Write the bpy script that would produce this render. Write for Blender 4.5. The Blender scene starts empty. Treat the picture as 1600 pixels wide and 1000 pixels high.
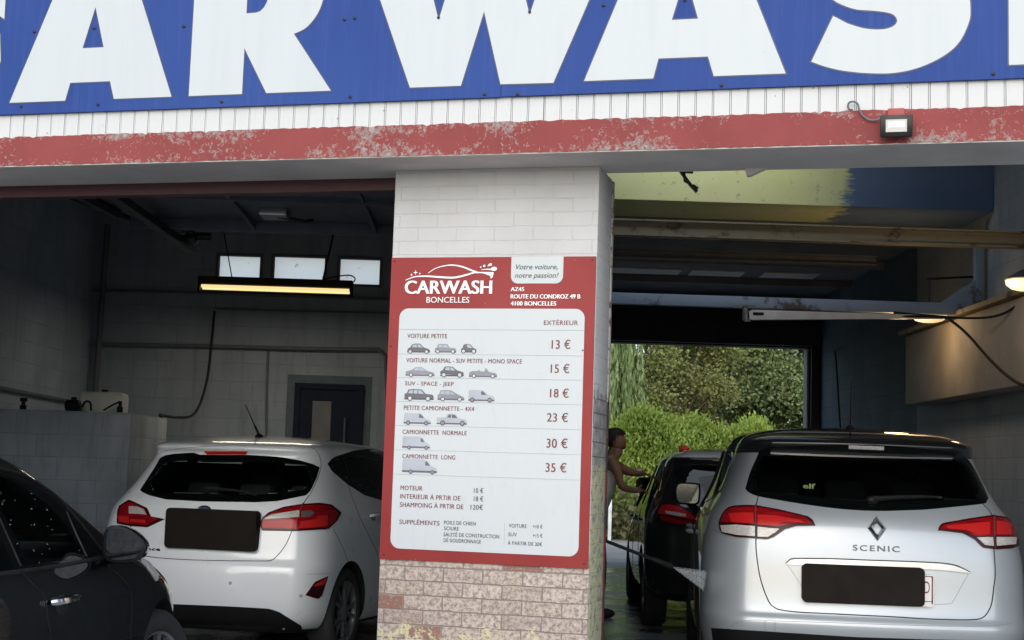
import bpy, bmesh, math, random
from mathutils import Vector, Matrix
from mathutils.bvhtree import BVHTree
R = math.radians
rnd = random.Random(7)
S = bpy.context.scene
COL = S.collection

# ------------------------------------------------------------------ camera, sky, sun, exposure
CAM_Z = 1.31
PITCH, ROLL, FPX = .1061, .0320, 2258.0
cam = bpy.data.cameras.new('camera'); cam.lens = 36 * FPX / 1600; cam.sensor_width = 36
cam.clip_start = .05; cam.clip_end = 900
camo = bpy.data.objects.new('camera', cam); COL.objects.link(camo)
camo.matrix_world = Matrix.Translation((0, 0, CAM_Z)) @ Matrix.Rotation(R(90) + PITCH, 4, 'X') @ Matrix.Rotation(ROLL, 4, 'Z')
S.camera = camo
W = bpy.data.worlds.new('World'); S.world = W; W.use_nodes = True
_n = W.node_tree.nodes; _l = W.node_tree.links
sky = _n.new('ShaderNodeTexSky'); sky.sky_type = 'NISHITA'; sky.sun_disc = False
SUN_EL, SUN_AZ = R(30), R(192)           # azimuth clockwise from +Y: behind the camera, a little to its left
sky.sun_elevation = SUN_EL; sky.sun_rotation = SUN_AZ
sky.dust_density = 1.5; sky.air_density = 1.0; sky.ozone_density = 1.0
hsv = _n.new('ShaderNodeHueSaturation'); hsv.inputs['Saturation'].default_value = .8
_l.new(sky.outputs[0], hsv.inputs['Color']); _l.new(hsv.outputs[0], _n['Background'].inputs[0])
_n['Background'].inputs[1].default_value = .15
sun = bpy.data.lights.new('sun', 'SUN'); sun.energy = 1.5; sun.angle = R(110); sun.color = (.92, .965, 1)
suno = bpy.data.objects.new('sun', sun); COL.objects.link(suno)
sd = Vector((math.sin(SUN_AZ) * math.cos(SUN_EL), math.cos(SUN_AZ) * math.cos(SUN_EL), math.sin(SUN_EL)))
suno.rotation_euler = sd.to_track_quat('Z', 'Y').to_euler()
S.view_settings.view_transform = 'Standard'; S.view_settings.look = 'None'; S.view_settings.gamma = 1
S.view_settings.exposure = .55
S.cycles.max_bounces = 8; S.cycles.diffuse_bounces = 4; S.cycles.glossy_bounces = 4; S.cycles.transmission_bounces = 4
S.cycles.transparent_max_bounces = 8; S.cycles.sample_clamp_indirect = 6

def px(x, y):                              # a pixel of the 1600 x 1000 photograph as a ray from the camera
    d = Vector(((x - 800) / FPX, -(y - 500) / FPX, -1))
    return camo.matrix_world.translation.copy(), (camo.matrix_world.to_3x3() @ d).normalized()
def atY(x, y, Y):
    o, d = px(x, y); return o + d * (Y / d.y)
def atX(x, y, X):
    o, d = px(x, y); return o + d * (X / d.x)
MF = Matrix.Translation((0, 6.7487, 0)) @ Matrix.Rotation(-.2549, 4, 'Z')     # the street front's own frame: x along it, y into the building

# ------------------------------------------------------------------ materials
class NT:
    def __init__(s, name):
        s.m = bpy.data.materials.new(name); s.m.use_nodes = True
        s.n = s.m.node_tree.nodes; s.l = s.m.node_tree.links
        s.b = s.n['Principled BSDF']; s.out = s.n['Material Output']
    def new(s, t, **k):
        n = s.n.new(t)
        for a, v in k.items(): setattr(n, a, v)
        return n
    def set(s, inp, v):
        if hasattr(v, 'is_linked') and hasattr(v, 'is_output') and v.is_output: s.l.new(v, inp)
        else:
            if hasattr(inp.default_value, '__len__') and not isinstance(v, (int, float)) and len(v) == 3 and len(inp.default_value) == 4: v = (*v, 1)
            inp.default_value = v
    def co(s, which='Object', scale=(1, 1, 1), loc=(0, 0, 0)):
        t = s.new('ShaderNodeTexCoord'); m = s.new('ShaderNodeMapping')
        m.inputs['Scale'].default_value = scale; m.inputs['Location'].default_value = loc
        s.l.new(t.outputs[which], m.inputs[0]); return m.outputs[0]
    def noise(s, v, scale=5, det=4, rough=.55, dist=0):
        n = s.new('ShaderNodeTexNoise'); s.l.new(v, n.inputs['Vector'])
        n.inputs['Scale'].default_value = scale; n.inputs['Detail'].default_value = det; n.inputs['Roughness'].default_value = rough; n.inputs['Distortion'].default_value = dist
        return n.outputs['Fac']
    def ramp(s, f, stops, const=False):
        r = s.new('ShaderNodeValToRGB'); e = r.color_ramp.elements
        if const: r.color_ramp.interpolation = 'CONSTANT'
        while len(e) < len(stops): e.new(.5)
        for i, (p, c) in enumerate(stops):
            e[i].position = p; e[i].color = (c, c, c, 1) if isinstance(c, (int, float)) else (*c, 1)
        s.l.new(f, r.inputs[0]); return r.outputs[0]
    def mix(s, f, a, b, mode='MIX'):
        m = s.new('ShaderNodeMix', data_type='RGBA', blend_type=mode)
        s.set(m.inputs[0], f); s.set(m.inputs[6], a); s.set(m.inputs[7], b); return m.outputs[2]
    def math(s, op, a, b=0.0, clamp=False):
        m = s.new('ShaderNodeMath', operation=op, use_clamp=clamp); s.set(m.inputs[0], a); s.set(m.inputs[1], b); return m.outputs[0]
    def bump(s, h, st=.3, d=.01, nrm=None):
        b = s.new('ShaderNodeBump'); b.inputs['Strength'].default_value = st; b.inputs['Distance'].default_value = d
        s.l.new(h, b.inputs['Height'])
        if nrm is not None: s.l.new(nrm, b.inputs['Normal'])
        s.l.new(b.outputs[0], s.b.inputs['Normal']); return b.outputs[0]
    def xyz(s, v):
        n = s.new('ShaderNodeSeparateXYZ'); s.l.new(v, n.inputs[0]); return n.outputs
    def brick(s, v, w, h, mort=.01, scale=1.0, off=.5, smooth=.1):
        b = s.new('ShaderNodeTexBrick'); s.l.new(v, b.inputs['Vector'])
        b.inputs['Scale'].default_value = scale; b.inputs['Brick Width'].default_value = w; b.inputs['Row Height'].default_value = h
        b.inputs['Mortar Size'].default_value = mort; b.inputs['Mortar Smooth'].default_value = smooth; b.offset = off
        b.inputs['Color1'].default_value = (0, 0, 0, 1); b.inputs['Color2'].default_value = (1, 1, 1, 1); b.inputs['Mortar'].default_value = (.5, .5, .5, 1)
        return b
    def done(s, base=None, rough=None, metal=None, **k):
        for nm, v in (('Base Color', base), ('Roughness', rough), ('Metallic', metal)):
            if v is not None: s.set(s.b.inputs[nm], v)
        for nm, v in k.items(): s.set(s.b.inputs[nm.replace('_', ' ')], v)
        return s.m

def plain(name, c, rough=.5, metal=0.0, var=.15, vs=6.0, bump=0.0, **k):
    t = NT(name); v = t.co('Object')
    n = t.noise(v, vs, 5)
    col = t.mix(t.ramp(n, [(.3, 0.0), (.7, 1.0)]), [x * (1 - var) for x in c], [min(1, x * (1 + var * .6)) for x in c])
    if bump: t.bump(t.noise(v, vs * 12, 3), bump, .004)
    r2 = t.ramp(t.noise(v, vs * 2.3, 3), [(.3, max(0.0, rough * .85)), (.7, min(1.0, rough * 1.12))])
    return t.done(col, r2, metal, **k)

MT = {}
def mats():
    # white painted brick above, bare brick and yellow flaking paint below
    t = NT('painted_brick'); uv = t.co('UV'); ob = t.co('Object'); z = t.xyz(ob)[2]; x = t.xyz(ob)[0]; yy = t.xyz(ob)[1]
    wob = t.new('ShaderNodeVectorMath', operation='ADD'); t.l.new(uv, wob.inputs[0])
    nv = t.new('ShaderNodeTexNoise'); t.l.new(uv, nv.inputs['Vector']); nv.inputs['Scale'].default_value = 9; nv.inputs['Detail'].default_value = 4
    sc = t.new('ShaderNodeVectorMath', operation='SCALE'); t.l.new(nv.outputs['Color'], sc.inputs[0]); sc.inputs['Scale'].default_value = .012
    t.l.new(sc.outputs[0], wob.inputs[1])
    bk = t.brick(wob.outputs[0], .19, .067, .004, smooth=.5)
    bk2 = t.brick(wob.outputs[0], .19, .067, .002, smooth=.6)
    tint = t.ramp(bk.outputs['Color'], [(0, (.46, .37, .31)), (.30, (.52, .43, .37)), (.5, (.44, .35, .31)), (.72, (.55, .46, .40)), (.88, (.45, .37, .33)), (.905, (.28, .115, .08)), (1, (.31, .12, .085))])
    grime = t.noise(uv, 48, 7, .75)
    tint = t.mix(t.ramp(grime, [(.42, .85), (.55, 0.0)]), tint, (.19, .155, .135))
    tint = t.mix(t.ramp(t.noise(uv, 60, 5, .7), [(.56, 0.0), (.68, .7)]), tint, (.66, .60, .54))
    bare = t.mix(bk.outputs['Fac'], tint, (.23, .19, .165))
    pal = t.mix(t.ramp(t.noise(uv, 3.2, 6, .62), [(.38, 0.0), (.68, .5)]), (.53, .525, .52), (.45, .445, .435))
    dirt = t.ramp(t.noise(t.co('Object', (9, 9, 1.2)), 1.4, 6, .7), [(.52, 0.0), (.75, .35)])
    pal = t.mix(dirt, pal, (.48, .45, .41))
    crack = t.math('MULTIPLY', bk2.outputs['Fac'], t.ramp(t.noise(t.co('UV', (4, 22, 1)), 1.6, 5, .65), [(.50, 0.0), (.72, .8)]))
    pal = t.mix(crack, pal, (.36, .34, .32))
    mask = t.math('ADD', z, t.math('MULTIPLY', t.noise(uv, 14, 5, .7), .10))
    up = t.ramp(t.math('SUBTRACT', mask, .97), [(0.0, 0.0), (.06, 1.0)])
    c = t.mix(up, bare, pal)
    # side face: grey worn brick low down, green-yellow flaking coat
    side = t.math('MULTIPLY', t.math('GREATER_THAN', x, .395), t.math('GREATER_THAN', yy, .004))
    zz = t.math('ADD', z, t.math('MULTIPLY', t.noise(uv, 6, 6, .7), .5))
    grey = t.mix(t.ramp(t.noise(uv, 16, 6, .7), [(.35, 0.0), (.65, 1.0)]), (.16, .16, .15), (.42, .41, .39))
    grey = t.mix(t.math('MULTIPLY', bk.outputs['Fac'], .8), grey, (.10, .10, .095))
    c = t.mix(t.math('MULTIPLY', side, t.ramp(zz, [(1.85 / 2, 1.0), (2.15 / 2, 0.0)]) if False else t.math('LESS_THAN', zz, 1.95)), c, grey)
    yel = t.mix(t.noise(uv, 30, 5), (.42, .40, .20), (.64, .62, .42))
    lich = t.math('MULTIPLY', t.math('LESS_THAN', zz, 1.62), t.ramp(t.noise(uv, 22, 6, .72), [(.42, 0.0), (.50, 1.0)]))
    c = t.mix(t.math('MULTIPLY', side, lich), c, yel)
    low = t.math('LESS_THAN', t.math('ADD', z, t.math('MULTIPLY', t.noise(uv, 5, 5, .7), .55)), .86)
    lp = t.math('MULTIPLY', low, t.ramp(t.noise(uv, 20, 7, .78), [(.49, 0.0), (.53, 1.0)]))
    c = t.mix(t.math('MULTIPLY', lp, t.math('SUBTRACT', 1.0, side)), c, (.58, .54, .34))
    h = t.math('ADD', t.math('MULTIPLY', bk.outputs['Fac'], -1.0), t.math('MULTIPLY', t.noise(uv, 30, 6, .7), .55))
    t.bump(h, .55, .005)
    MT['brick'] = t.done(c, .85)
    # peeling red paint
    t = NT('peeling_red_paint'); ob = t.co('Object')
    base = t.mix(t.ramp(t.noise(ob, 3, 5), [(.35, 0.0), (.65, 1.0)]), (.215, .034, .031), (.26, .044, .040))
    big = t.noise(ob, 2.2, 4, .6); fine = t.noise(ob, 42, 8, .78, .6)
    zt = t.math('MULTIPLY', t.math('ABSOLUTE', t.math('SUBTRACT', t.xyz(ob)[2], 2.835)), 1.3)
    p = t.math('ADD', t.math('ADD', t.math('MULTIPLY', big, 1.0), t.math('MULTIPLY', fine, 1.15)), zt)
    bare = t.mix(t.ramp(t.noise(ob, 55, 5, .7), [(.4, 0.0), (.62, 1.0)]), (.20, .155, .14), (.42, .34, .31))
    pm = t.ramp(p, [(1.045, 0.0), (1.075, 1.0)]) if False else t.ramp(t.math('SUBTRACT', p, .5), [(.775, 0.0), (.79, 1.0)])
    edge = t.ramp(t.math('SUBTRACT', p, .5), [(.735, 0.0), (.77, 1.0)])
    c = t.mix(edge, base, (.52, .37, .34)); c = t.mix(pm, c, bare)
    t.bump(t.math('ADD', t.math('MULTIPLY', pm, -1.0), t.math('MULTIPLY', fine, .5)), .7, .006)
    MT['red'] = t.done(c, .7)
    MT['soffit'] = plain('soffit_plaster', (.62, .58, .54), .9, var=.16, vs=2.5, bump=.2)
    # white plastic planks with grime in the joints
    t = NT('white_planks'); ob = t.co('Object')
    st = t.ramp(t.noise(t.co('Object', (30, 30, 3)), 2, 5, .7), [(.55, 0.0), (.8, .35)])
    sp = t.ramp(t.noise(ob, 38, 2), [(.73, 0.0), (.76, .8)])
    c = t.mix(st, (.56, .57, .565), (.42, .415, .395)); c = t.mix(sp, c, (.18, .16, .14))
    MT['planks'] = t.done(c, .45)
    MT['dark_gap'] = plain('dark_gap', (.05, .048, .045), .9)
    # sign sheet: blue print, faintly weathered, with runs below the screws
    t = NT('blue_sign_print'); ob = t.co('Object')
    runs = t.ramp(t.noise(t.co('Object', (26, 26, 1.0)), 1.6, 5, .7), [(.50, 0.0), (.78, .5)])
    c = t.mix(t.ramp(t.noise(ob, 1.1, 4), [(.35, 0.0), (.65, 1.0)]), (.017, .050, .215), (.025, .064, .25))
    c = t.mix(runs, c, (.06, .095, .31))
    MT['blue'] = t.done(c, .6, Specular_IOR_Level=.2)
    MT['navy'] = plain('navy_outline', (.035, .045, .13), .4)
    t = NT('white_sign_print'); ob = t.co('Object')
    c = t.mix(t.ramp(t.noise(t.co('Object', (12, 12, 1)), 1.5, 5), [(.45, 0.0), (.8, .6)]), (.50, .535, .545), (.45, .49, .505))
    c = t.mix(t.ramp(t.noise(ob, 30, 2), [(.75, 0.0), (.77, .5)]), c, (.3, .3, .28))
    MT['letter'] = t.done(c, .4)
    t = NT('white_board_print'); ob = t.co('Object')
    scr = t.ramp(t.noise(t.co('Object', (4, 4, 1.2)), 4, 7, .7, 1.5), [(.50, 0.0), (.75, .55)])
    c = t.mix(scr, (.50, .53, .54), (.45, .475, .49))
    c = t.mix(t.ramp(t.noise(ob, 70, 2), [(.78, 0.0), (.80, .6)]), c, (.3, .28, .26))
    MT['board_white'] = t.done(c, .35)
    t = NT('red_board_print'); ob = t.co('Object')
    c = t.mix(t.ramp(t.noise(ob, 4, 5), [(.35, 0.0), (.65, 1.0)]), (.25, .036, .035), (.28, .042, .039))
    c = t.mix(t.ramp(t.noise(ob, 60, 2), [(.76, 0.0), (.79, .6)]), c, (.6, .45, .42))
    MT['board_red'] = t.done(c, .55, Specular_IOR_Level=.2)
    MT['maroon'] = plain('maroon_print', (.15, .028, .035), .4)
    MT['ink'] = plain('dark_ink', (.05, .06, .07), .4)
    MT['white_ink'] = plain('white_ink', (.82, .82, .82), .4, var=.05)
    MT['grey_line'] = plain('grey_ink', (.35, .36, .38), .4)
    MT['pic_dark'] = plain('picture_dark_grey', (.10, .095, .115), .4)
    MT['pic_mid'] = plain('picture_mid_grey', (.22, .22, .26), .4)
    MT['pic_light'] = plain('picture_pale_grey', (.36, .39, .44), .4)
    MT['black_metal'] = plain('black_metal', (.012, .012, .014), .4, .2)
    MT['black_plastic'] = plain('black_plastic', (.009, .009, .010), .5, Specular_IOR_Level=.2)
    MT['rubber'] = plain('black_rubber', (.018, .018, .019), .85, bump=.2)
    MT['lens'] = plain('lamp_lens', (.55, .54, .50), .25)
    MT['reflector'] = plain('lamp_reflector', (.75, .74, .70), .3)
    # block walls of the bays
    def blocks(name, c1, c2, mort, w=.4, h=.2, rough=.85, stain=.5):
        t = NT(name); uv = t.co('UV'); bk = t.brick(uv, w, h, .006, smooth=.3)
        n = t.noise(uv, 1.3, 6, .62)
        c = t.mix(t.ramp(n, [(.35, 0.0), (.66, 1.0)]), c1, c2)
        c = t.mix(t.math('MULTIPLY', t.ramp(bk.outputs['Color'], [(0, 0.0), (1, .4)]), .6), c, [x * .75 for x in c1])
        c = t.mix(t.ramp(t.noise(t.co('UV', (5, .6, 1)), 1.5, 6, .7), [(.5, 0.0), (.75, stain)]), c, [x * .45 for x in c1])
        c = t.mix(t.math('MULTIPLY', bk.outputs['Fac'], t.ramp(t.noise(uv, 4, 4), [(.35, .2), (.6, 1.0)])), c, mort)
        t.bump(t.math('ADD', t.math('MULTIPLY', bk.outputs['Fac'], -1.0), t.math('MULTIPLY', t.noise(uv, 35, 5, .7), .4)), .5, .006)
        return t.done(c, rough)
    MT['block_grey'] = blocks('grey_block_wall', (.33, .39, .47), (.44, .50, .58), (.29, .34, .41))
    MT['block_pale'] = blocks('pale_block_wall', (.33, .37, .425), (.50, .545, .60), (.31, .345, .395), w=.36, h=.19, stain=.75)
    MT['block_dun'] = blocks('dun_block_wall', (.30, .355, .42), (.40, .455, .51), (.265, .315, .37))
    MT['teal'] = blocks('blue_painted_wall', (.085, .135, .185), (.13, .18, .23), (.06, .09, .12))
    MT['ledge'] = plain('rough_plaster', (.44, .42, .39), .9, var=.2, vs=2.2, bump=.5)
    MT['ceiling'] = plain('dark_ceiling', (.24, .25, .265), .9, var=.3, vs=1.6)
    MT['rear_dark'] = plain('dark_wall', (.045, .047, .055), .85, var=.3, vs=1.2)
    # lime concrete with a brushed-on blue end
    t = NT('lime_paint'); ob = t.co('Object'); X = t.xyz(ob)
    edge = t.math('ADD', X[0], t.math('MULTIPLY', t.noise(ob, 3, 5, .7), .45))
    lime = t.mix(t.ramp(t.noise(ob, 2.2, 6, .65), [(.35, 0.0), (.65, 1.0)]), (.70, .78, .36), (.78, .84, .46))
    lime = t.mix(t.ramp(t.noise(ob, 12, 6, .7), [(.60, 0.0), (.70, .7)]), lime, (.25, .24, .16))
    blue = t.mix(t.noise(ob, 2, 4), (.11, .18, .32), (.17, .25, .40))
    c = t.mix(t.ramp(t.math('SUBTRACT', t.math('ADD', edge, t.math('MULTIPLY', t.noise(t.co('Object', (1, 1, 9)), 7, 6, .75), .35)), 3.1), [(.40, 0.0), (.52, 1.0)]), lime, blue)
    t.bump(t.noise(ob, 20, 5), .3, .005)
    MT['lime'] = t.done(c, .8)
    t = NT('rusty_cream_steel'); ob = t.co('Object')
    c = t.mix(t.ramp(t.noise(ob, 3.5, 7, .7), [(.54, 0.0), (.63, 1.0)]), (.30, .275, .19), (.09, .06, .048))
    MT['rusty'] = t.done(c, .7)
    t = NT('rusty_blue_steel'); ob = t.co('Object')
    c = t.mix(t.ramp(t.noise(ob, 2.6, 7, .7), [(.55, 0.0), (.62, 1.0)]), (.22, .30, .42), (.08, .075, .08))
    MT['blue_steel'] = t.done(c, .6)
    t = NT('rusty_door_frame'); ob = t.co('Object'); z = t.xyz(ob)[2]
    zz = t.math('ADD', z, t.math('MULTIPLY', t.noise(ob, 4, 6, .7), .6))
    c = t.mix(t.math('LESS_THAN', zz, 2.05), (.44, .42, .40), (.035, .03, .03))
    c = t.mix(t.ramp(t.noise(ob, 18, 6, .75), [(.52, 0.0), (.57, 1.0)]), c, (.12, .045, .03))
    c = t.mix(t.math('MULTIPLY', t.math('LESS_THAN', zz, 1.55), t.ramp(t.noise(ob, 9, 5), [(.45, 0.0), (.55, 1.0)])), c, (.16, .02, .025))
    MT['frame_rust'] = t.done(c, .75)
    MT['dark_red'] = plain('dark_red_steel', (.055, .008, .018), .45)
    MT['door_panel'] = plain('dark_grey_panel', (.085, .09, .11), .5)
    MT['navy_door'] = plain('navy_door', (.016, .022, .042), .7, Specular_IOR_Level=.15)
    MT['surround'] = plain('blue_grey_paint', (.115, .155, .19), .8, var=.2)
    MT['milk_glass'] = plain('milk_glass', (.15, .155, .16), .5)
    MT['red_plain'] = plain('red_bracket_paint', (.36, .065, .06), .6)
    MT['white_paint'] = plain('white_enamel', (.72, .72, .70), .4)
    MT['steel'] = plain('brushed_steel', (.42, .42, .42), .35, .9)
    MT['dark_pipe'] = plain('dark_pipe', (.15, .16, .175), .7)
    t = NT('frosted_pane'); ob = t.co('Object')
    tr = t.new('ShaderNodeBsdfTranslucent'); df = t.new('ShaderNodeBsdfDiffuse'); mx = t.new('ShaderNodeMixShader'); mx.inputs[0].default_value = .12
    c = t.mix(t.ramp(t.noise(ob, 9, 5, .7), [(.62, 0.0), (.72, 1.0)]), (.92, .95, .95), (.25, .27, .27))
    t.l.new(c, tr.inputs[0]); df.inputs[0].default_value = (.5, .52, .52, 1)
    em = t.new('ShaderNodeEmission'); em.inputs[1].default_value = .14; t.l.new(c, em.inputs[0]); ad = t.new('ShaderNodeAddShader')  # slight emission added so the backlit panes look brighter; they are no lamps
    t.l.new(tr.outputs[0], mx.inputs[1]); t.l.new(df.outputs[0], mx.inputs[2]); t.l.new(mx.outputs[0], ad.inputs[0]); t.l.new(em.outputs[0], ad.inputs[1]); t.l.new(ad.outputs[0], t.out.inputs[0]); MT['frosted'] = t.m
    def emit(name, c, st):
        t = NT(name); return t.done((.8, .8, .8), .4, Emission_Color=c, Emission_Strength=st)
    MT['tube_glow'] = emit('lit_tube', (1, .70, .30), .75)
    MT['disc_glow'] = emit('lit_disc', (1, .68, .33), .55)
    # ground
    t = NT('pale_concrete_paving'); ob = t.co('Object')
    n = t.noise(ob, 60, 5, .7)
    c = t.mix(n, (.255, .265, .275), (.36, .37, .38)); c = t.mix(t.ramp(t.noise(ob, .5, 5), [(.4, 0.0), (.6, .5)]), c, (.205, .212, .22))
    t.bump(n, .4, .01); MT['asphalt'] = t.done(c, .8)
    t = NT('wet_concrete'); ob = t.co('Object')
    n = t.noise(ob, 1.6, 6, .65)
    c = t.mix(t.ramp(n, [(.40, 0.0), (.6, 1.0)]), (.06, .063, .067), (.19, .195, .20))
    c = t.mix(t.ramp(t.noise(ob, 9, 6, .7), [(.55, 0.0), (.7, .6)]), c, (.26, .255, .24))
    t.bump(t.math('ADD', t.noise(ob, 9, 4), t.math('MULTIPLY', t.noise(ob, 45, 4), .4)), .35, .02)
    MT['wet'] = t.done(c, t.ramp(n, [(.38, .10), (.60, .38)]))
    MT['road'] = plain('road_asphalt', (.055, .055, .057), .85, var=.3, vs=1.0, bump=.3)
    MT['yard'] = plain('pale_concrete', (.30, .29, .27), .85, var=.25, vs=1.1, bump=.2)
    MT['dirt'] = plain('dry_grass_dirt', (.14, .13, .06), .95, var=.4, vs=1.5, bump=.6)
    MT['grass_base'] = plain('grass_ground', (.07, .10, .03), .95, var=.4, vs=.8, bump=.6)
    # car paints and glass
    def paint(name, c, rough, metal=0.0, fl=0.0, dust=.0, spec=.5, coat=1.0):
        t = NT(name); ob = t.co('Object')
        c2 = t.mix(t.ramp(t.noise(ob, 5, 6, .7), [(.45, 0.0), (.75, dust)]), c, (.32, .31, .29))
        g_ = t.new('ShaderNodeNewGeometry'); c2 = t.mix(g_.outputs['Backfacing'], c2, (.16, .16, .165))
        rr = t.ramp(t.noise(ob, 7, 4), [(.3, rough * .97), (.7, rough * 1.04)])
        if fl: t.bump(t.noise(ob, 900, 1), fl, .0004)
        return t.done(c2, rr, metal, Coat_Weight=coat, Coat_Roughness=.02, Specular_IOR_Level=spec)
    MT['car_white'] = paint('white_car_paint', (.74, .79, .835), .28, dust=.0)
    MT['car_silver'] = paint('silver_car_paint', (.37, .41, .45), .36, .30, .05, dust=.10)
    MT['car_black'] = paint('black_car_paint', (.003, .003, .0035), .5, spec=.03, coat=1.0)
    MT['car_black2'] = paint('dark_wet_car_paint', (.008, .009, .010), .5, spec=.1)
    t = NT('tinted_glass'); MT['glass'] = t.done((.002, .003, .003), .02, Specular_IOR_Level=.55)
    t = NT('green_tinted_glass'); ob = t.co('Object')
    MT['glass_side'] = t.done((.003, .004, .004), .015, Specular_IOR_Level=.5)
    def clear_glass(name, tint):
        t = NT(name); tr = t.new('ShaderNodeBsdfTransparent'); tr.inputs[0].default_value = (*tint, 1); gl = t.new('ShaderNodeBsdfGlossy'); gl.inputs['Roughness'].default_value = .02; gl.inputs[0].default_value = (.9, .9, .9, 1)
        fr = t.new('ShaderNodeFresnel'); fr.inputs[0].default_value = 1.5; mx = t.new('ShaderNodeMixShader'); t.l.new(fr.outputs[0], mx.inputs[0]); t.l.new(tr.outputs[0], mx.inputs[1]); t.l.new(gl.outputs[0], mx.inputs[2]); t.l.new(mx.outputs[0], t.out.inputs[0]); return t.m
    MT['clear_rear'] = clear_glass('clear_rear_glass', (.42, .47, .46)); MT['clear_dark'] = clear_glass('privacy_glass', (.16, .18, .18)); MT['clear_side'] = clear_glass('clear_side_glass', (.60, .68, .65))
    MT['trim'] = plain('seat_cloth', (.13, .13, .135), .9); MT['trim_pale'] = plain('pale_trim', (.22, .22, .22), .85)
    t = NT('mirror_glass'); MT['mirror'] = t.done(t.mix(t.ramp(t.noise(t.co('Object'), 60, 4, .7), [(.4, 0.0), (.6, 1.0)]), (.045, .051, .055), (.065, .072, .077)), .06, 1.0)
    MT['chrome'] = plain('chrome', (.58, .58, .59), .10, 1.0, var=.04)
    MT['satin_chrome'] = plain('satin_chrome', (.30, .30, .31), .16, 1.0)
    MT['dark_chrome'] = plain('dark_chrome', (.17, .17, .18), .2, 1.0)
    MT['alloy'] = plain('alloy_wheel', (.30, .31, .33), .3, .8)
    MT['alloy_dark'] = plain('dark_alloy', (.10, .10, .11), .35, .7)
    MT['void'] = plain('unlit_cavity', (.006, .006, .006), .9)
    t = NT('red_lamp_glass'); ob = t.co('Object')
    c = t.mix(t.ramp(t.noise(t.co('Object', (1, 1, 14)), 6, 3), [(.4, 0.0), (.6, 1.0)]), (.17, .003, .006), (.26, .006, .009))
    MT['lamp_red'] = t.done(c, .16, Specular_IOR_Level=.35)
    t = NT('bright_red_lamp_glass')
    MT['lamp_bright'] = t.done((.48, .016, .016), .2, Specular_IOR_Level=.3)
    t = NT('dark_red_lamp_rim'); MT['lamp_dark'] = t.done((.035, .003, .005), .25, Specular_IOR_Level=.25)
    t = NT('clear_lamp_glass'); v_ = t.co('Object', (14, 1, 40)); MT['lamp_clear'] = t.done(t.mix(t.ramp(t.noise(v_, 4, 3), [(.4, 0.0), (.6, 1.0)]), (.42, .41, .40), (.56, .54, .53)), .2, .1, Specular_IOR_Level=.3)
    MT['plate_mask'] = plain('dark_plate_mask', (.012, .010, .008), .7, var=.03, Specular_IOR_Level=.12)
    MT['plate_white'] = plain('plate_white', (.7, .69, .68), .4, var=.05)
    MT['plate_red'] = plain('plate_dark_red', (.16, .02, .03), .4)
    t = NT('water_drop'); MT['drop'] = t.done((.55, .6, .6), .03, 0.0, Alpha=.35)
    # people
    MT['skin'] = plain('skin', (.26, .14, .095), .55, var=.12)
    MT['hair'] = plain('dark_hair', (.012, .010, .009), .7)
    MT['vest'] = plain('white_vest_cloth', (.80, .80, .82), .9)
    MT['trousers'] = plain('dark_trouser_cloth', (.02, .022, .03), .9)
    MT['shoe'] = plain('shoe_rubber', (.02, .02, .02), .7)
    MT['sponge'] = plain('red_sponge', (.75, .06, .04), .7, var=.15, vs=20)
    t = NT('water_spray'); ob = t.co('Object')
    tr = t.new('ShaderNodeBsdfTransparent'); df = t.new('ShaderNodeBsdfDiffuse'); df.inputs[0].default_value = (.85, .88, .9, 1)
    tl = t.new('ShaderNodeBsdfTranslucent'); tl.inputs[0].default_value = (.85, .88, .9, 1); ad = t.new('ShaderNodeAddShader')
    t.l.new(df.outputs[0], ad.inputs[0]); t.l.new(tl.outputs[0], ad.inputs[1])
    mx = t.new('ShaderNodeMixShader'); t.l.new(t.ramp(t.noise(t.co('Object', (3, 3, 3)), 30, 6, .8), [(.35, .03), (.65, .30)]), mx.inputs[0])
    t.l.new(tr.outputs[0], mx.inputs[1]); t.l.new(ad.outputs[0], mx.inputs[2]); t.l.new(mx.outputs[0], t.out.inputs[0]); MT['spray'] = t.m
    def leaf(name, a, b, c, dry=None):
        t = NT(name); ob = t.co('Object'); g = t.new('ShaderNodeNewGeometry')
        col = t.ramp(g.outputs['Random Per Island'], [(0, a), (.5, b), (1, c)])
        col = t.mix(t.ramp(t.noise(ob, .45, 4), [(.42, 0.0), (.62, .6)]), col, dry or a)
        tr = t.new('ShaderNodeBsdfTranslucent'); mx = t.new('ShaderNodeMixShader'); mx.inputs[0].default_value = .35
        t.l.new(col, tr.inputs[0]); t.set(t.b.inputs['Base Color'], col); t.b.inputs['Roughness'].default_value = .55
        t.l.new(t.b.outputs[0], mx.inputs[1]); t.l.new(tr.outputs[0], mx.inputs[2]); t.l.new(mx.outputs[0], t.out.inputs[0]); return t.m
    MT['leaf_hedge'] = leaf('hedge_leaf', (.17, .26, .032), (.29, .40, .06), (.43, .53, .11), (.14, .21, .035))
    MT['leaf_willow'] = leaf('willow_leaf', (.22, .31, .11), (.33, .43, .18), (.42, .52, .26))
    MT['leaf_autumn'] = leaf('bronze_leaf', (.21, .28, .08), (.30, .36, .11), (.38, .36, .15), (.29, .26, .11))
    MT['leaf_dark'] = leaf('dark_leaf', (.16, .24, .09), (.26, .34, .14), (.38, .42, .21), (.14, .20, .08))
    MT['leaf_weed'] = leaf('weed_leaf', (.10, .10, .04), (.17, .17, .07), (.22, .20, .10))
    MT['bark'] = plain('bark', (.10, .075, .055), .9, var=.3, bump=.8)
mats()

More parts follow.
